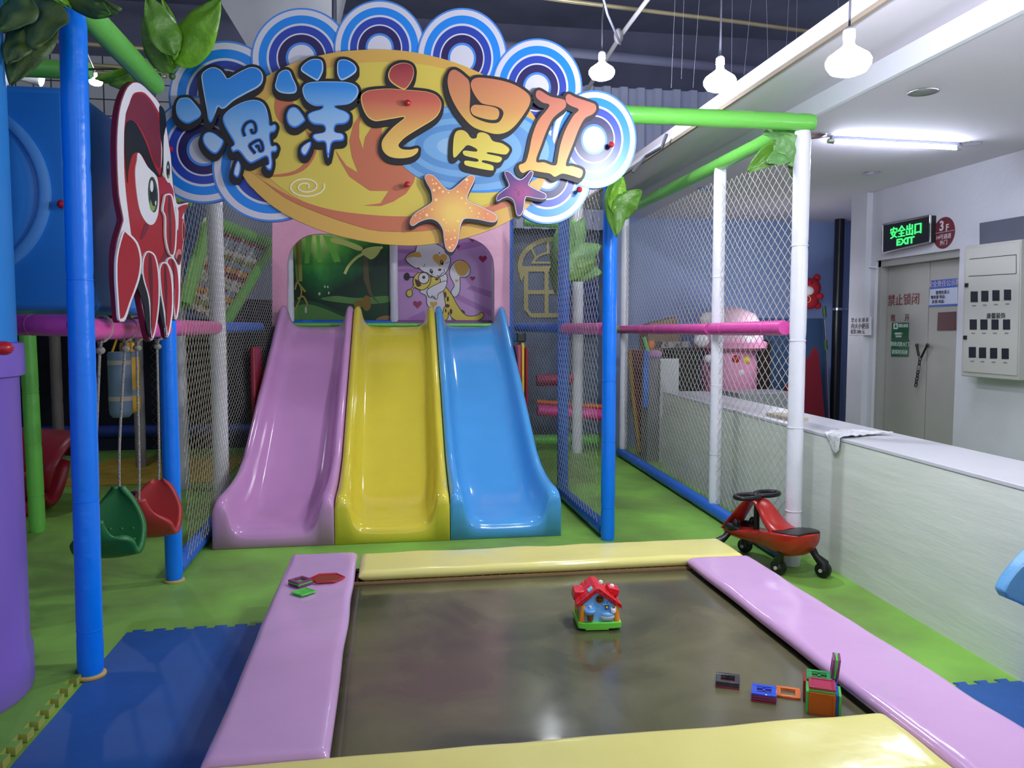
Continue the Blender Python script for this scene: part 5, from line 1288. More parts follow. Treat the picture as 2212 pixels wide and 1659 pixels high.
k.prism([HL(x, -D2, z) for x, z in gable], RH @ V((0, 2 * D2, 0))); obj('wall_block', k, M_TB, th_, smooth=False)
for x in (-W2, W2):
    for y in (-D2 + .002, D2 - .002):
        k = MB(); k.tube([HL(x * 1.03, y, .03), HL(x * .98, y, .094)], [.0115, .0105], 14); obj('corner_column', k, M_TO, th_)
k = MB()
rf = [(-.084, .084), (-.008, .148), (.084, .078), (.084, .092), (-.006, .166), (-.012, .166), (-.084, .098)]
k.prism([HL(x, -.074, z) for x, z in [(-.082, .088), (-.01, .147), (.078, .082), (.080, .094), (-.004, .163), (-.014, .163), (-.084, .1)]], RH @ V((0, .148, 0)))
for i in range(5):       # rows of tiles
    for j in range(6):
        f_ = (i + .5) / 5; y = -.066 + .132 * j / 5
        for (xa, za), (xb, zb_) in (((-.01, .163), (-.084, .1)), ((-.006, .163), (.08, .094))):
            k.box(HL(xa + (xb - xa) * f_, y, za + (zb_ - za) * f_ + .001), (.017, .0225, .004), RH @ Matrix.Rotation(math.atan2(za - zb_, xb - xa), 3, 'Y'))
obj('roof', k, M_TR, th_, bevel=0.0015)
k = MB(); k.prism([HL(x, y, .098) for x, y in ((-.088, -.02), (-.05, -.02), (-.05, .05), (-.088, .05))], RH @ V((0.006, 0, .035))); obj('side_dormer', k, M_TR, th_, bevel=.004)
k = MB(); k.box(HL(.058, .01, .128), (.045, .06, .03), RH @ Matrix.Rotation(.3, 3, 'Y')); obj('rear_dormer', k, M_TR, th_, bevel=.004)
for p_ in ((.012, -.01, .166), (.055, 0, .146)):
    k = MB(); k.ball(HL(*p_), .0085, (1.1, .6, 1.1), 10, 8, RH); obj('white_bird', k, M_TW, th_)
k = MB(); k.box(HL(-.031, -.04, .150), (.02, .03, .004), RH @ Matrix.Rotation(-.72, 3, 'Y')); obj('roof_sticker', k, mat('toy_cyan', (120, 210, 226), .4), th_, smooth=False)
def hf(x, z, o): return HL(x, -D2 - o, z)
k = MB(); k.lathe([(0, .004), (.0135, .004), (.0135, 0)], hf(.0, .118, 0), RH @ V((0, -1, 0)), 20); obj('round_window', k, mat('toy_dark_brown', (62, 34, 12), .4), th_)
k = MB(); k.lathe([(.0125, .004), (.0155, .006), (.0155, 0)], hf(0, .118, 0), RH @ V((0, -1, 0)), 20); k.box(hf(0, .118, .005), (.026, .002, .002), RH); k.box(hf(0, .118, .005), (.002, .002, .026), RH); obj('window_ring', k, M_TBR, th_)
k = MB(); k.lathe([(.020, .0), (.022, .004), (.02, .012), (.01, .02)][::-1], hf(-.036, .079, .006), (0, 0, -1), 20); k.box(hf(-.036, .081, .003), (.046, .012, .004), RH); obj('wash_basin', k, M_TB, th_)
k = MB(); k.tube([hf(-.034, .036, .004), hf(-.034, .060, .004)], [.011, .014], 16); obj('brown_stand', k, M_TBR, th_)
k = MB(); k.tube([hf(-.034, .084, .004), hf(-.034, .092, .004)], [.005, .006], 12); obj('white_cup', k, M_TW, th_)
k = MB(); k.ball(hf(.028, .05, .004), .028, (1.0, .5, .55), 20, 12, RH); obj('bath_tub', k, mat('toy_grey_white', (208, 214, 226), .35), th_)
k = MB(); k.ball(hf(.028, .058, .006), .025, (1.0, .5, .42), 18, 10, RH); obj('bath_water', k, M_TB, th_)
k = MB(); k.ball(hf(.048, .073, .010), .0105, (1, .7, 1.05), 14, 10, RH)
for s_ in (-.006, .007): k.lathe([(.0045, 0), (0.0005, .010)], hf(.048 + s_, .080, .010), RH @ V((s_ * 30, 0, 1)), 8)
obj('cat_head', k, M_TW, th_)
k = MB(); k.box(hf(.026, .098, .004), (.034, .006, .005), RH); k.box(hf(.020, .104, .004), (.006, .006, .012), RH); k.box(hf(.032, .104, .004), (.006, .006, .01), RH); obj('shelf', k, M_TB, th_, bevel=.001)
k = MB(); k.box(hf(.026, .086, .003), (.014, .003, .016), RH); obj('picture_frame', k, mat('toy_navy', (40, 60, 130), .4), th_, smooth=False)
k = MB(); k.box(hf(.026, .087, .005), (.008, .002, .008), RH); obj('picture', k, M_TY, th_, smooth=False)
k = MB(); k.prism([HL(W2 + .004, y, z) for y, z in ((-.045, .03), (.055, .03), (.055, .09), (.02, .1), (-.03, .08))], RH @ V((.006, 0, 0))); obj('yellow_side_panel', k, M_TY, th_, bevel=.002)
k = MB(); k.ball(HL(W2 + .012, -.005, .075), .016, (.5, 1, 1.5), 12, 8, RH); obj('white_side_figure', k, M_TW, th_)

# ================================================================== RED RIDE-ON CAR
h2 = V((-0.276, 0.961, 0)); lat = V((h2.y, -h2.x, 0)); CB = V((2.185, 3.95, 0)); SC = 0.92
def CP(s, t, z): return CB + (h2 * s + lat * t + V((0, 0, z))) * SC + V((0.012, 0, -0.022))
car = thing('ride_on_car', CB, 'red swing car with black steering wheel parked by white post', 'ride-on car')
M_CR = mat('car_red', (176, 38, 28), 0.28, 0.5)
st = [(-.115, .012, .300, .285), (-.105, .055, .304, .245), (-.085, .095, .305, .205), (-.04, .130, .303, .165), (.02, .145, .298, .145), (.09, .140, .288, .145), (.17, .115, .270, .150), (.27, .088, .245, .150), (.37, .085, .228, .150), (.47, .092, .215, .150), (.55, .082, .205, .152), (.60, .055, .198, .160), (.625, .015, .192, .178)]
secs = []
for s_, w_, zt_, zb_ in st:
    ring = []
    n_ = 24
    for i in range(n_):
        a = 2 * PI * i / n_; c, s2_ = math.cos(a), math.sin(a)
        if s2_ >= 0: x = w_ * (1 if c > 0 else -1) * abs(c) ** 0.35; z = zt_ - 0.012 * (1 - s2_) ** 2 + 0.0 
        else: x = w_ * (1 if c > 0 else -1) * abs(c) ** 0.75; z = zt_ - 0.012 + (zb_ - zt_ + 0.012) * abs(s2_) ** 0.85
        ring.append(CP(s_, x, z))
    secs.append(ring)
k = MB(); k.loft(secs)
obj('body_shell', k, M_CR, car, ang=60)
k = MB()
arch = smooth([(.07, .262), (.14, .285), (.21, .33), (.265, .385), (.31, .415), (.355, .42), (.40, .405), (.45, .36), (.50, .30), (.545, .245), (.575, .20)], 4, False)
secs = []
for i, (s_, z_) in enumerate(arch):
    a = arch[max(i - 1, 0)]; b = arch[min(i + 1, len(arch) - 1)]; ts, tz = b[0] - a[0], b[1] - a[1]; q = math.hypot(ts, tz); ns_, nz_ = -tz / q, ts / q
    f_ = i / (len(arch) - 1); wd = 0.054 + 0.05 * (abs(f_ - 0.55) / 0.55) ** 1.5; tk = 0.020 + 0.03 * max(0, 1 - f_ / 0.4)
    secs.append([CP(s_ + ns_ * tk * math.sin(t_) * 0.9, wd * math.cos(t_), z_ + nz_ * tk * math.sin(t_) * 0.9) for t_ in [2 * PI * j / 16 for j in range(16)]])
k.loft(secs); obj('steering_arch', k, M_CR, car, ang=60)
T_ZT = [(a_, z_) for a_, w_, z_, b_ in st]
k = MB(); k.grid(lambda u, v: CP(-.098 + .25 * v, (2 * u - 1) * 0.126 * math.sqrt(max(0.02, 1 - ((v - .45) / .58) ** 2)), interp(T_ZT, -.098 + .25 * v) + .005 - .004 * (2 * u - 1) ** 2), 14, 14); obj('seat_pad', k, M_BLACK, car, solid=.006)
k = MB(); k.cyl(CP(.345, 0, .20), CP(.345, 0, .435), .012, 14); k.cyl(CP(.345, 0, .21), CP(.345, 0, .39), .017, 14); obj('steering_column', k, M_BLACK, car)
k = MB()
for s_ in (-1, 1):
    c0 = CP(.345 + .01 * s_, s_ * .088, .452)
    pts = [c0 + h2 * (.050 * math.cos(a)) + lat * (.078 * math.sin(a)) for a in [2 * PI * j / 28 for j in range(28)]]
    k.tube(pts, .0145, 10, closed=True)
k.ball(CP(.345, 0, .45), .03, (1, 1, .6)); obj('steering_wheel', k, M_BLACK, car)
for s_ in (-1, 1):
    k = MB(); k.ball(CP(.49, s_ * .068, .222), .055, (1.2, .6, .45), 16, 10, Matrix.Rotation(math.atan2(h2.y, h2.x), 3, 'Z')); k.ball(CP(.455, s_ * .068, .25), .024, (1, .8, 1.3)); obj('foot_rest', k, M_BLACK, car)
M_AX = mat('axle_cap', (186, 182, 170), .4)
for s_, t_, wx, wy in ((.03, -.115, 2.118, 4.00), (-.02, .125, 2.335, 3.915), (.53, -.07, 1.93, 4.40), (.53, .07, 2.13, 4.44)):
    top = CP(s_, t_ * .82, .185); bot = V((wx, wy, 0.045))
    k = MB(); k.tube([top, top.lerp(bot, .35) + V((0, 0, .0)), bot + V((0, 0, .035)), bot], [.021, .019, .03, .036], 14); obj('caster_fork', k, M_BLACK, car)
    ax = (lat * 0.9 + h2 * 0.3).normalized()
    k = MB(); k.lathe([(.02, -.02), (.041, -.018), (.044, -.008), (.044, .008), (.041, .018), (.02, .02)], V((bot.x, bot.y, .0445)), ax, 20); w_o = obj('wheel', k, M_BLACK, car)
    k = MB(); k.cyl(V((bot.x, bot.y, .045)) - ax * .039, V((bot.x, bot.y, .045)) + ax * .039, .010, 10); obj('axle_cap', k, M_AX, w_o)

# blue vinyl pad poking in at the right edge
k = MB(); k.prism([onY(x, y, 2.32) for x, y in [(2170, 1280), (2178, 1262), (2212, 1216), (2300, 1125), (2330, 1420), (2330, 1800), (2262, 1800), (2256, 1332), (2215, 1309), (2178, 1294)]], (0, 0.05, 0))
tag(obj('vinyl_pad', k, mat('sky_vinyl', (96, 158, 206), 0.4, bump=0.25, bscale=12), bevel=0.008), 'light blue vinyl pad poking in at the right edge', 'pad')

# ================================================================== LAMPS
M_BULB = mat('lit_bulb_glass', (240, 245, 255), 0.4, emit=380.0)
M_SOCK = mat('white_socket', (215, 215, 222), 0.4)
M_CORD = mat('dark_cord', (70, 70, 84), 0.6)
def bulb(label, c, wire, s=1.0):
    c = V(c); t = thing('hanging_bulb', c, label, 'lamp', 'bare bulbs hanging from the ceiling')
    k = MB(); k.lathe([(r * s, h * s) for r, h in [(0, -.047), (.03, -.045), (.052, -.036), (.064, -.018), (.065, -.004), (.058, .008), (.036, .024), (.020, .036), (.015, .044)]], c, seg=28); obj('bulb', k, M_BULB, t, ang=80)
    k = MB(); k.lathe([(r * s, h * s) for r, h in [(.0155, .042), (.0155, .058), (.0175, .06), (.0175, .084), (.011, .092)]], c, seg=18); obj('socket', k, M_SOCK, t)
    k = MB(); k.tube([c + V((0, 0, .09 * s))] + [V(p) for p in wire], .004, 6); obj('cord', k, M_CORD, t)
    return t
B1 = CAM + ray(1300, 152) * 4.95; B2_ = CAM + ray(1555, 172) * 3.2; B3_ = CAM + ray(1833, 128) * 2.35
bulb('bare lit bulb just right of the signboard top', B1, [B1 + V((0.0, 0, .3)), B1 + V((.04, .05, .6)), (B1.x + .05, B1.y + .1, 5.4)], 1.25)
bulb('bare lit bulb in the middle of the three', B2_, [B2_ + V((0, 0, .4)), (B2_.x, B2_.y, 5.4)])
bulb('brightest bare bulb below the edge of the lowered ceiling', B3_, [B3_ + V((0.0, 0, .3)), (B3_.x + .02, B3_.y + .05, 5.4)])
bulb('lit bulb inside the play hall behind the left blue post', CAM + ray(207, 175) * 6.6, [(-2.6, 6.4, 4.5)], 0.8)
# tube lamp and recessed spots in the low ceiling
tl = thing('tube_lamp', (3.42, 4.96, 2.6), 'lit fluorescent tube fixed under the lowered ceiling', 'lamp')
k = MB(); k.tube([(2.93, 4.945, 2.607), (3.88, 4.985, 2.607)], .014, 12); obj('tube', k, mat('lit_tube_glass', (228, 236, 255), .4, emit=130.0), tl)
k = MB(); k.box((3.405, 4.965, 2.630), (.97, .03, .02), Matrix.Rotation(.042, 3, 'Z')); obj('fixture', k, mat('tube_fixture', (190, 195, 225), .4), tl, smooth=False)
k = MB(); k.lathe([(0.016, -.02), (0.02, .02)], (2.92, 4.945, 2.61), (1, 0, 0), 12); k.lathe([(0.016, -.02), (0.02, .02)], (3.89, 4.985, 2.61), (1, 0, 0), 12); obj('end_cap', k, M_CHROME, tl)
def spot(label, c):
    c = V(c); t = thing('recessed_spot', c, label, 'lamp', 'recessed spotlights in the lowered ceiling')
    k = MB(); k.lathe([(.062, 0), (.078, -.004), (.08, 0.0)], c, seg=28); obj('rim', k, M_CHROME, t)
    k = MB(); k.lathe([(.063, -.001), (.05, .025), (.035, .035), (0, .037)], c, seg=28); obj('reflector', k, M_CHROME, t)
    return t
sp0 = spot('recessed spotlight nearest the camera in the lowered ceiling', (2.87, 3.96, 2.639))
for lb, c in [('recessed spotlight by the left end of the fluorescent tube', (2.80, 4.94, 2.639)), ('recessed spotlight by the right end of the fluorescent tube', (3.98, 5.0, 2.639)), ('recessed spotlight above the exit door wall', (3.93, 6.02, 2.639)), ('recessed spotlight seen through the fence net', (2.86, 6.9, 2.639))]:
    dup(sp0, V(c) - sp0.location, lb)

# ================================================================== UPPER PIPES AND CABLES
M_BRASS = mat('brassy_pipe', (168, 156, 122), 0.4, 0.5, metal=.5); M_COND = mat('grey_conduit', (120, 118, 122), 0.5)
def pipe(label, pts, r, m, cat='pipe', name='ceiling_pipe', group=None):
    k = MB(); k.tube(pts, r, 10); return tag(obj(name, k, m), label, cat, group)
pipe('long brassy pipe crossing under the dark ceiling at top right', [onY(900, -40, 6.2), onY(1250, 5, 6.2), onY(1600, 48, 6.2), onY(1800, 75, 6.2)], .016, M_BRASS)
pipe('slanting grey conduit passing behind the first bulb', [onY(1404, -8, 5.0), onY(1340, 78, 5.6), onY(1262, 205, 6.4)], .016, M_COND)
pipe('black cable tied to the slanting grey conduit', [onY(1303, -5, 4.9), onY(1312, 30, 5.0), onY(1340, 95, 5.5)], .008, M_CORD, 'cable', 'ceiling_cable')
k = MB(); k.ball(onY(1336, 78, 5.55), .05, (.7, .7, 1.1), 10, 8); tag(obj('cable_knot', k, M_COND), 'knot of cables on the slanting conduit', 'cable')
pipe('steel pole standing up behind the top of the signboard', [onY(722, 48, 5.4), onY(722, -40, 5.4)], .016, M_CHROME)
pipe('upper brassy pipe across the white tiles at the left', [onY(30, 82, 8.6), onY(400, 112, 8.6)], .022, M_BRASS)
pipe('middle brassy pipe across the white tiles at the left', [onY(30, 128, 8.8), onY(360, 152, 8.8)], .02, M_BRASS)
pipe('lower brassy pipe across the white tiles at the left', [onY(30, 147, 8.8), onY(360, 165, 8.8)], .02, M_BRASS)
M_WIRE = mat('hanging_wire', (120, 120, 138), 0.4)
for i, (xt, xb, yb) in enumerate([(1512, 1497, 190), (1459, 1450, 190), (1478, 1472, 170), (1560, 1553, 118), (1582, 1580, 165), (1625, 1603, 205), (1705, 1697, 135), (1722, 1720, 122), (1810, 1812, 70), (1655, 1660, 160)]):
    k = MB(); k.tube([onY(xt, -20, 5.2), onY(xb, yb, 5.2)], .0013, 5)
    tag(obj('hanging_wire', k, M_WIRE), 'thin ceiling wire hanging between the bulbs at top right', 'wire', 'thin wires hanging from the dark ceiling')
k = MB(); k.prism([onY(x, y, 6.6) for x, y in [(455, -30), (545, 118), (600, 140), (700, 120), (735, -30)]], (0.0, 0.9, 0.25))
tag(obj('duct', k, mat('grey_duct', (170, 170, 176), .5, var=.2, vscale=2), smooth=False), 'big grey sheet metal duct above the left cloud rings', 'duct')
k = MB(); k.tube([onY(0, 172, 7.4), onY(40, 158, 7.4), onY(90, 172, 7.4)], .06, 10); tag(obj('ventilation_hood', k, M_TRIM), 'white rounded hood above the blue cabin box', 'hood')
pipe('dark beam crossing the ceiling behind the bulbs', [(-1.0, 8.2, 4.35), (4.0, 8.2, 4.15)], .05, M_DARK, 'beam', 'ceiling_beam')
pipe('black cables bundled at the far end of the ceiling edge', [onY(1440, 290, 5.6), onY(1430, 318, 5.6), onY(1395, 338, 5.9), onY(1366, 372, 5.9)], .012, M_CORD, 'cable', 'ceiling_cable')

# ================================================================== EXIT WALL
XD = XW + 0.10
def onw(px, py, o=0.0): return onX(px, py, XW - o)
dr = thing('door_1', (XD, (DY0 + DY1) / 2, 0), 'grey double fire door', 'door'); dr['kind'] = 'structure'
for kk in ('label', 'category'): del dr[kk]
M_DOOR = mat('door_grey', (168, 164, 160), .5, var=.06, vscale=2)
mid = 6.19
k = MB(); k.box((XD + .03, (mid + DY1) / 2 - .02, DZ / 2 - .03), (.05, DY1 - mid - .05, DZ - .06)); dl = obj('door_leaf', k, M_DOOR, dr, bevel=.004)
k = MB(); k.box((XD + .03, (mid + DY0) / 2, DZ / 2 - .03), (.05, mid - DY0 - .02, DZ - .06)); dl2 = obj('door_leaf', k, M_DOOR, dr, bevel=.004)
k = MB(); k.box((XD - .02, (DY0 + DY1) / 2, DZ - .03), (.10, DY1 - DY0, .06)); k.box((XD - .02, DY1 - .02, DZ / 2), (.1, .04, DZ)); obj('door_frame', k, mat('frame_grey', (158, 154, 152), .5), dr, smooth=False)
XT = XD + .002
def dtext(body, px, py, size, m, parent, bold=.0, x=XT, sx=1.0): return textobj('lettering', body, onX(px, py, x), (0, -1, 0), (0, 0, 1), size, m, parent, bold=bold if body.isascii() else 0.0, sx=sx)
M_RTX = mat('red_lettering', (122, 40, 44), .6); M_BTX = mat('black_lettering', (32, 30, 34), .6); M_WTX = mat('white_lettering', (220, 224, 222), .6)
dtext('禁止锁闭', 1951, 649, .112, M_RTX, dl, .003)
dtext('推', 1929, 688, .07, M_RTX, dl, .003); dtext('开', 1959, 687, .07, M_RTX, dl, .003)
for s_, py in ((0, 0),):
    k = MB(); k.cyl(onX(1980, 745, XD - .06), onX(1985, 770, XD - .05), .010, 10); k.cyl(onX(2003, 745, XD - .06), onX(1990, 772, XD - .05), .010, 10); k.cyl(onX(1980, 745, XD), onX(1980, 745, XD - .06), .014, 10); k.cyl(onX(2003, 745, XD), onX(2003, 745, XD - .06), .014, 10); obj('door_handle', k, M_BLACK, dr)
def vposter(label, name, corners, x, m, cat='sign'):
    k = MB(); k.prism([onX(a, b, x) for a, b in corners], (.004, 0, 0)); o = tag(obj(name, k, m, smooth=False), label, cat); return o
ps = vposter('green white lettered evacuation notice on the door', 'green_notice', [(1927, 697), (1963, 697), (1961, 732), (1925, 732)], XD - .002, mat('notice_green', (18, 92, 58), .5))
dtext('消防通道', 1951, 704, .036, M_WTX, ps, 0, XD - .004)
k = MB(); k.prism([onX(a, b, XD - .004) for a, b in [(1930, 699), (1939, 698), (1939, 711), (1930, 711)]], (.001, 0, 0)); obj('pictogram', k, M_WTX, ps, smooth=False)
k = MB(); k.prism([onX(a, b, XD - .0045) for a, b in [(1934, 700), (1936, 700), (1936, 704), (1938, 706), (1936, 706), (1937, 710), (1934, 707), (1932, 710), (1933, 705)]], (.001, 0, 0)); obj('running_figure', k, mat('notice_green', (18, 92, 58)), ps, smooth=False)
dtext('疏散通道门', 1941, 721, .022, M_WTX, ps, 0, XD - .004); dtext('请勿堵塞', 1941, 727, .022, M_WTX, ps, 0, XD - .004)
ps = vposter('lower green notice on the door reading keep closed', 'green_notice', [(1925, 733), (1963, 733), (1961, 770), (1925, 770)], XD - .002, mat('notice_green', (18, 92, 58)))
dtext('常闭式防火门', 1943, 744, .045, M_WTX, ps, .001, XD - .004); dtext('请保持关闭', 1943, 761, .045, M_WTX, ps, .001, XD - .004)
ps = vposter('blue and white printed poster on the right door leaf', 'poster', [(2011, 606), (2068, 601), (2068, 660), (2006, 663)], XD - .002, mat('poster_white', (186, 190, 214), .5))
k = MB(); k.prism([onX(a, b, XD - .003) for a, b in [(2011, 606), (2068, 601), (2068, 620), (2009, 625)]], (.001, 0, 0)); obj('blue_header', k, mat('poster_blue', (52, 92, 170), .5), ps, smooth=False)
k = MB(); k.prism([onX(a, b, XD - .003) for a, b in [(2007, 659), (2068, 656), (2068, 660), (2006, 663)]], (.001, 0, 0)); obj('blue_footer', k, mat('poster_blue', (52, 92, 170)), ps, smooth=False)
dtext('安全责任公示牌', 2039, 613, .055, mat('poster_header_text', (206, 176, 190), .5), ps, .001, XD - .005); dtext('管理负责人', 2036, 632, .034, M_BTX, ps, 0, XD - .005); dtext('物业部 电话:', 2026, 642, .032, M_BTX, ps, 0, XD - .005); dtext('消 防 电话:', 2026, 652, .032, M_BTX, ps, 0, XD - .005)
vposter('dark maroon plaque below the blue and white poster', 'plaque', [(2026, 675), (2064, 673), (2064, 713), (2024, 714)], XD - .004, mat('plaque_maroon', (84, 44, 50), .5), 'plaque')
# chain with padlock on the door handles
ch = thing('chain', onX(1985, 800, XD - .06), 'black chain with padlock hanging from the door handles', 'chain')
k = MB(); a = onX(1988, 772, XD - .07); b = onX(1978, 834, XD - .05)
for i in range(9):
    p0 = a.lerp(b, i / 9); p1 = a.lerp(b, (i + 1.25) / 9); c = (p0 + p1) / 2; L_ = (p1 - p0).length / 2
    sd = V((0, 1, 0)) if i % 2 else V((1, 0, 0)); dn = (p1 - p0).normalized()
    k.tube([c + dn * (L_ * math.cos(t_)) + sd * (.012 * math.sin(t_)) for t_ in [2 * PI * j / 10 for j in range(10)]], .0045, 6, closed=True)
obj('chain_links', k, M_BLACK, ch)
k = MB(); k.box(onX(1984, 795, XD - .075), (.02, .035, .04)); obj('padlock', k, M_COND, ch, bevel=.004)
# exit sign
ex = thing('exit_sign', (XW - .04, 6.38, 2.09), 'black exit sign with glowing green lettering above door', 'sign')
cs = [(1907, 485), (2010, 465), (2009, 523), (1906, 547)]
k = MB(); k.prism([onX(a, b, XW - .055) for a, b in cs], (.055, 0, 0)); obj('sign_box', k, mat('exit_black', (26, 28, 34), .4), ex, bevel=.004)
k = MB()
q = [onX(a, b, XW - .055) for a, b in cs]
for a, b in zip(q, q[1:] + q[:1]): k.tube([a, b], .009, 8)
obj('metal_frame', k, M_CHROME, ex)
M_EX = mat('exit_green_glow', (60, 235, 110), .4, emit=1.1)
dtext('安全出口', 1956, 500, .108, M_EX, ex, 0, XW - .058); dtext('安全出口', 1956.7, 500.2, .108, M_EX, ex, 0, XW - .0583); dtext('安全出口', 1955.3, 499.8, .108, M_EX, ex, 0, XW - .0586); dtext('EXIT', 1955, 521.5, .078, M_EX, ex, .003, XW - .058, 1.5)
# round floor sticker
rs = thing('round_sticker', onw(2039, 503), 'dark red oval floor sticker right of the exit sign', 'sticker')
k = MB(); cc = onw(2039, 503, .002); k.lathe([(0, .002), (.128, .002), (.128, -.001)], cc, (-1, 0, 0), 40); obj('disc', k, mat('sticker_red', (108, 40, 50), .5), rs)
M_ST = mat('sticker_white', (205, 196, 204), .5)
dtext('3', 2034, 489, .11, M_ST, rs, .003, XW - .006); dtext('F', 2046, 492, .075, M_ST, rs, .002, XW - .006); dtext('14号通道', 2038, 512, .045, M_ST, rs, 0, XW - .006); dtext('外门', 2038, 525, .045, M_ST, rs, 0, XW - .006)
k = MB(); k.box(onw(2039, 501, .005), (.002, .24, .003)); obj('divider_line', k, M_ST, rs, smooth=False)
# grey board and meter cabinet
k = MB(); k.prism([onw(a, b, .02) for a, b in [(2116, 482), (2300, 452), (2300, 520), (2116, 535)]], (.018, 0, 0)); tag(obj('grey_board', k, mat('slate_board', (88, 90, 104), .6), smooth=False), 'dark grey board on wall above the meter cabinet', 'board')
XC = XW - .16
mc = thing('meter_cabinet', onX(2140, 815, XC), 'beige steel meter cabinet with twelve little windows on the wall', 'cabinet')
k = MB(); k.prism([onX(a, b, XC) for a, b in [(2084, 532), (2206, 517), (2200, 822), (2076, 812)]], (.155, 0, 0)); obj('cabinet_body', k, mat('cabinet_beige', (172, 170, 164), .5), mc, bevel=.005)
k = MB(); k.prism([onX(a, b, XC - .006) for a, b in [(2087, 538), (2203, 524), (2196, 812), (2080, 803)]], (.006, 0, 0)); obj('cabinet_door', k, mat('cabinet_beige_door', (178, 176, 170), .5), mc, bevel=.003)
k = MB()
for l in [ribbon([(2094, 560), (2195, 550)], 1.3), ribbon([(2092, 597), (2195, 591)], 1.3), ribbon([(2195, 550), (2195, 591)], 1.0)]:
    k.prism([onX(a, b, XC - .0075) for a, b in l], (.002, 0, 0))
obj('hatch_outline', k, M_BTX, mc, smooth=False)
M_MW = mat('meter_glass', (40, 42, 50), .2)
for r, (yl, yr, h_, xs) in enumerate([(641, 637, 23, (2104, 2127, 2151, 2176)), (701, 701, 22, (2102, 2125, 2149, 2174)), (761, 764, 23, (2100, 2122, 2146, 2171))]):
    for i, x in enumerate(xs):
        y = yl + (yr - yl) * i / 3
        k = MB(); k.prism([onX(x + a, y + b, XC - .009) for a, b in [(-7.5, -h_ / 2), (7.5, -h_ / 2), (7.5, h_ / 2), (-7.5, h_ / 2)]], (.006, 0, 0)); obj('meter_window', k, M_MW, mc, smooth=False)
        k = MB(); k.prism([onX(x + a, y + h_ / 2 + 8 + b, XC - .0075) for a, b in [(-4, -1.5), (4, -1.5), (4, 1.5), (-4, 1.5)]], (.002, 0, 0)); obj('window_label', k, mat('label_grey', (120, 118, 116), .6), mc, smooth=False)
for px, py in ((2088, 616), (2085, 729)):
    k = MB(); k.box(onX(px, py, XC - .01), (.015, .03, .03)); obj('latch', k, M_BLACK, mc, bevel=.003)
textobj('handwriting', '康馨装饰', onX(2151, 683, XC - .0075), (0, -1, 0), (0, 0, 1), .045, M_BTX, mc)
# paper notice on the pilaster
ps = tag(obj('paper_notice', MB().prism([onX(a, b, XW - .065) for a, b in [(1834, 684), (1882, 684), (1882, 724), (1832, 724)]], (.003, 0, 0)), mat('notice_paper', (196, 193, 202), .7), smooth=False), 'white paper notice with black lettering on the pilaster', 'sign')
def ntext(b, px, py, s): textobj('lettering', b, onX(px, py, XW - .067), (0, -1, 0), (0, 0, 1), s, M_BTX, ps)
ntext('禁 止 在 通 道', 1857, 692, .046); ntext('内大小便违', 1857, 705, .058); ntext('者罚 200 元', 1852, 717, .046)
# cable on pilaster
pipe('thin white cable and clips on wall left of the door', [onX(1869, 450, XW - .02), onX(1868, 515, XW - .02), onX(1858, 525, XW - .02), onX(1858, 565, XW - .02), onX(1870, 577, XW - .02), onX(1893, 577, XW - .02)], .008, M_TRIM, 'cable', 'wall_cable')
# black drain pipe with clamp
dp = thing('drain_pipe', (5.19, 8.55, 0), 'thick black drain pipe running floor to ceiling in the corner', 'pipe')
k = MB(); k.cyl((5.19, 8.55, 0.0), (5.19, 8.55, 2.64), .055, 20); obj('pipe', k, mat('black_pvc', (28, 28, 34), .3), dp)
k = MB(); k.lathe([(.056, -.014), (.06, -.014), (.06, .014), (.056, .014)], (5.19, 8.55, 1.60), seg=24); k.box((5.31, 8.55, 1.60), (.1, .03, .02)); obj('pipe_clamp', k, M_CHROME, dp)

# ================================================================== THINGS BEYOND THE FENCE
# red plush bear hanging on wall
YB = 8.42
def bp_(px, py, y=YB): return onY(px, py, y)
be = thing('plush_bear', bp_(1757, 665), 'red plush bear with white muzzle hanging right of the fence', 'plush toy')
M_RP = mat('red_plush', (176, 40, 52), .9, .2, bump=.4, bscale=90)
c = bp_(1750, 622); k = MB(); k.ball(c, .125, (1, .8, .9)); obj('head', k, M_RP, be)
for px in (1733, 1765): k = MB(); k.ball(bp_(px, 600), .045, (1, .6, 1)); obj('ear', k, M_RP, be)
k = MB(); k.ball(bp_(1749, 648), .105, (1, .7, 1)); obj('torso', k, M_RP, be)
k = MB(); k.ball(bp_(1771, 640, YB - .06), .042, (1.1, .8, .9)); k.ball(bp_(1728, 640, YB - .06), .042, (1.1, .8, .9)); obj('arms', k, M_RP, be)
k = MB(); k.ball(bp_(1766, 660), .045, (1, .8, .9)); k.ball(bp_(1736, 662), .045, (1, .8, .9)); obj('legs', k, M_RP, be)
k = MB(); k.ball(bp_(1745, 628, YB - .07), .075, (1, .6, .75)); obj('muzzle', k, mat('white_plush', (232, 226, 224), .9), be)
k = MB(); k.ball(bp_(1754, 611, YB - .1), .010); k.ball(bp_(1738, 611, YB - .1), .010); obj('eyes', k, M_BLACK, be)
k = MB(); k.tube([bp_(1745 + 6 * math.cos(t_), 646 + 7 * math.sin(t_), YB - .085) for t_ in [2 * PI * j / 16 for j in range(16)]], .005, 6, closed=True); obj('gold_badge', k, M_GOLD, be)
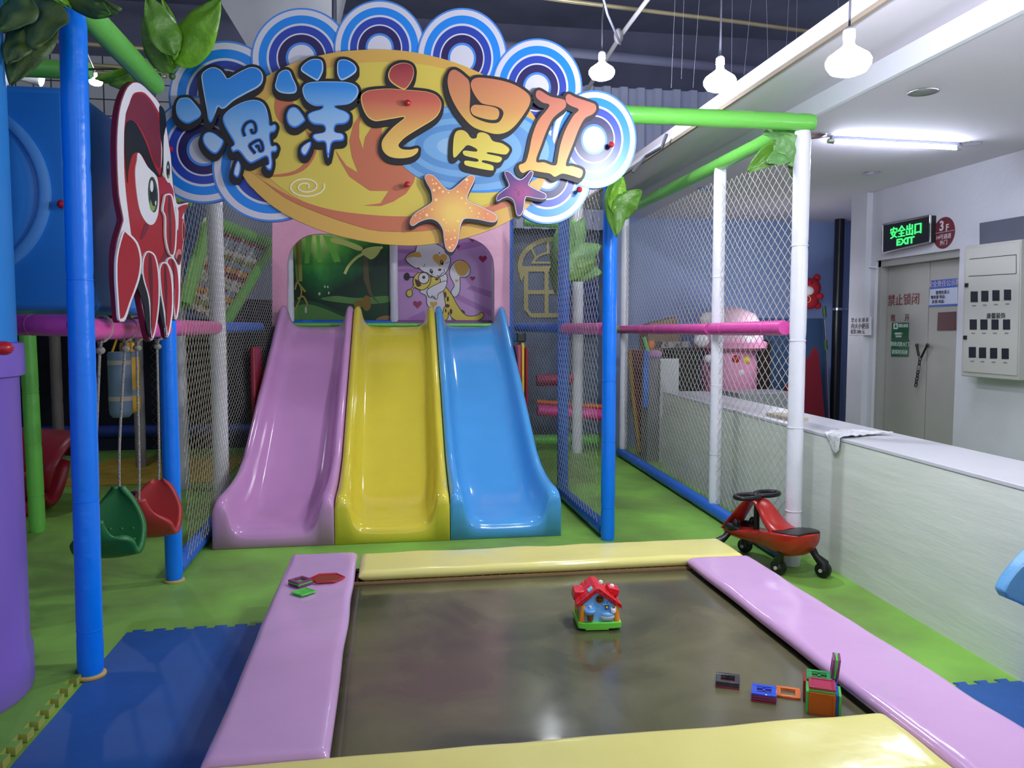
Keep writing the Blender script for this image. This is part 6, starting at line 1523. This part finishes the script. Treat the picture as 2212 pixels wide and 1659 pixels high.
# red banners and board
k = MB(); k.prism([bp_(a, b, 8.3) for a, b in smooth([(1728, 962), (1728, 800), (1748, 775), (1756, 760), (1768, 760), (1782, 905), (1788, 962)], 2)], (0, .05, 0)); tag(obj('red_board', k, mat('red_board', (132, 34, 46), .35)), 'dark red board standing behind the counter by the black pipe', 'board')
k = MB(); k.prism([bp_(a, b, 8.5) for a, b in [(1697, 835), (1733, 790), (1740, 850), (1740, 1000), (1697, 1000)]], (0, .04, 0)); tag(obj('red_board', k, mat('red_board', (132, 34, 46)), smooth=False), 'small red gold edged board seen through the near net', 'board')
k = MB(); k.prism([bp_(a, b, 8.72) for a, b in [(1545, 687), (1777, 688), (1790, 957), (1545, 962)]], (0, .03, 0)); tag(obj('blue_whiteboard', k, mat('teal_blue_board', (66, 94, 132), .5), smooth=False), 'wide teal blue board leaning on the blue wall', 'board')
# mop pole
mp_ = thing('mop', bp_(1795, 900, 8.4), 'green and white telescopic mop pole leaning at the black pipe', 'mop')
k = MB(); k.tube([bp_(1793, 964, 8.4), bp_(1785, 760, 8.4), bp_(1781, 690, 8.4)], .012, 8); obj('pole', k, M_CHROME, mp_)
for a_, b_ in (((1784.5, 755), (1783, 735)), ((1782, 685), (1780, 662))):
    k = MB(); k.tube([bp_(*a_, 8.39), bp_(*b_, 8.39)], .022, 10); obj('green_grip', k, mat('mop_green', (66, 96, 58), .5), mp_)
# pink kiddie ride under plastic
YK = 8.25
kr = thing('kiddie_ride', (3.45, YK, 0), 'pink and white kiddie ride wrapped in plastic behind the fence', 'kiddie ride')
M_KP = mat('ride_pink', (232, 150, 190), .35); M_KW = mat('ride_white', (226, 218, 224), .35)
c = onY(1575, 780, YK); k = MB()
k.lathe([(.20, 0), (.26, .05), (.30, .2), (.30, .55), (.27, .75), (.24, .80)], (c.x, YK, .45), seg=28); obj('ride_body', k, M_KP, kr)
k = MB(); k.lathe([(.33, -.02), (.36, .05), (.35, .2), (.27, .33), (.12, .40), (0, .42)], (c.x, YK, 1.20), seg=28); obj('ride_dome', k, mat('ride_pale_pink', (238, 196, 214), .3), kr)
k = MB(); k.lathe([(.34, 0), (.40, .03), (.40, .09), (.34, .12)], (c.x, YK, 1.13), seg=28); obj('ride_rim', k, M_KP, kr)
for px, py in ((1515, 735), (1612, 738)):
    k = MB(); k.ball(onY(px, py, YK - .33), .085, (1, .5, .9)); k.ball(onY(px - 10, py - 14, YK - .33), .03); k.ball(onY(px + 10, py - 14, YK - .33), .03); obj('bear_face', k, M_KW, kr)
for px, py, m_ in ((1590, 776, mat('ride_red', (190, 40, 50), .4)), (1530, 775, M_KW), (1612, 778, M_TY), (1600, 805, M_KW)):
    k = MB(); k.ball(onY(px, py, YK - .28), .045, (1, .6, 1)); obj('decoration', k, m_, kr)
k = MB(); k.box((c.x, YK, .22), (.55, .5, .44)); obj('ride_base', k, mat('ride_grey', (150, 140, 150), .5), kr, bevel=.02)
k = MB()
k.ball(onY(1530, 690, YK - .05), .10, (1, .7, .8)); k.ball(onY(1580, 685, YK - .1), .09, (1, .7, .7)); k.ball(onY(1615, 698, YK - .05), .08, (1, .7, .7)); obj('crumpled_plastic', k, mat('plastic_film', (232, 226, 226), .25, bump=1.0, bscale=25), kr)
# cabinets, boxes behind the counter
def ybox(name, label, px0, px1, py0, py1, y, d, m, cat, bevel=.006):
    a = onY(px0, py0, y); b = onY(px1, py1, y); k = MB(); k.box(((a.x + b.x) / 2, y + d / 2, (a.z + b.z) / 2), (abs(b.x - a.x), d, abs(a.z - b.z)))
    return tag(obj(name, k, m, bevel=bevel, smooth=False), label, cat)
def onfloor(y): return CYP - 115.5 + FPX * EYE / y * 1.0
ybox('black_cabinet', 'black cabinet behind the counter seen through the far net', 1455, 1508, 752, 1010, 7.75, .35, M_BLACK, 'cabinet')
ybox('white_box', 'white box standing left of the black cabinet', 1427, 1464, 775, 1005, 7.70, .03, mat('white_carton', (205, 205, 206), .6), 'box')
ybox('grey_box', 'grey box standing between maroon board and white box', 1400, 1430, 772, 1005, 7.74, .2, mat('grey_carton', (120, 122, 128), .6), 'box')
k = MB(); k.prism([onY(a, b, 8.3) for a, b in [(1405, 700), (1462, 685), (1470, 745), (1470, 1000), (1400, 1000), (1400, 720)]], (0, .3, 0)); tag(obj('cardboard_box', k, mat('cardboard', (150, 126, 104), .8, var=.1), smooth=False), 'tall brown cardboard box behind the far pink rail', 'box')
k = MB(); k.ball(onY(1410, 765, 7.75), .08, (1.3, .6, .6)); tag(obj('plush_toy', k, mat('mauve_plush', (176, 128, 176), .9)), 'mauve plush toy lying on the grey box', 'plush toy')
k = MB(); k.tube([onY(1391, 728, 7.7), onY(1396, 745, 7.7), onY(1400, 760, 7.7)], .02, 8); tag(obj('toy_wand', k, mat('mint_plastic', (120, 200, 120), .4)), 'mint green toy wand sticking up beside the cardboard box', 'toy')
k = MB(); k.ball(onY(1407, 745, 7.7), .04, (.9, .6, 1.2)); tag(obj('toy_figure', k, mat('orange_plastic', (226, 120, 60), .4)), 'small orange toy figure beside the mint wand', 'toy')
k = MB(); k.prism([onY(a, b, 8.2) for a, b in [(1358, 755), (1390, 758), (1398, 900), (1393, 980), (1378, 980), (1362, 860)]], (.02, .05, 0)); mb_o = tag(obj('maroon_board', k, mat('maroon_board', (112, 36, 46), .5), smooth=False), 'maroon board with gold edge leaning behind the far fence post', 'board')
k = MB(); k.tube([onY(1360, 755, 8.17), onY(1368, 860, 8.17), onY(1382, 975, 8.17)], .022, 8); obj('gold_edge', k, mat('gold_tinsel', (206, 160, 70), .4, bump=.6, bscale=60), mb_o)
ybox('blue_board', 'narrow blue board beside the maroon one', 1391, 1400, 757, 880, 7.68, .03, M_BLUE2, 'board')
ybox('black_clutter', 'pile of dark and red clutter on the black cabinet', 1430, 1490, 738, 752, 7.8, .25, mat('dark_clutter', (40, 34, 40), .5, var=.8, vscale=30, c2=(170, 160, 160)), 'box')
ybox('brown_chair_back', 'dark brown chair back right of the pink ride', 1640, 1660, 735, 1000, 8.62, .05, mat('dark_brown', (52, 34, 32), .5), 'chair')
ybox('grey_table', 'low grey table behind the counter right of the ride', 1600, 1720, 850, 1000, 7.2, .5, mat('grey_laminate', (150, 150, 160), .4), 'table')
# small board and green tag on the counter
c = V((2.66, 4.96, 0))
k = MB(); k.box((c.x, c.y, .768), (.12, .35, .02)); tag(obj('wood_offcut', k, mat('pale_wood', (200, 186, 160), .6), bevel=.002, smooth=False), 'flat offcut of wood lying on the counter behind the net', 'board')
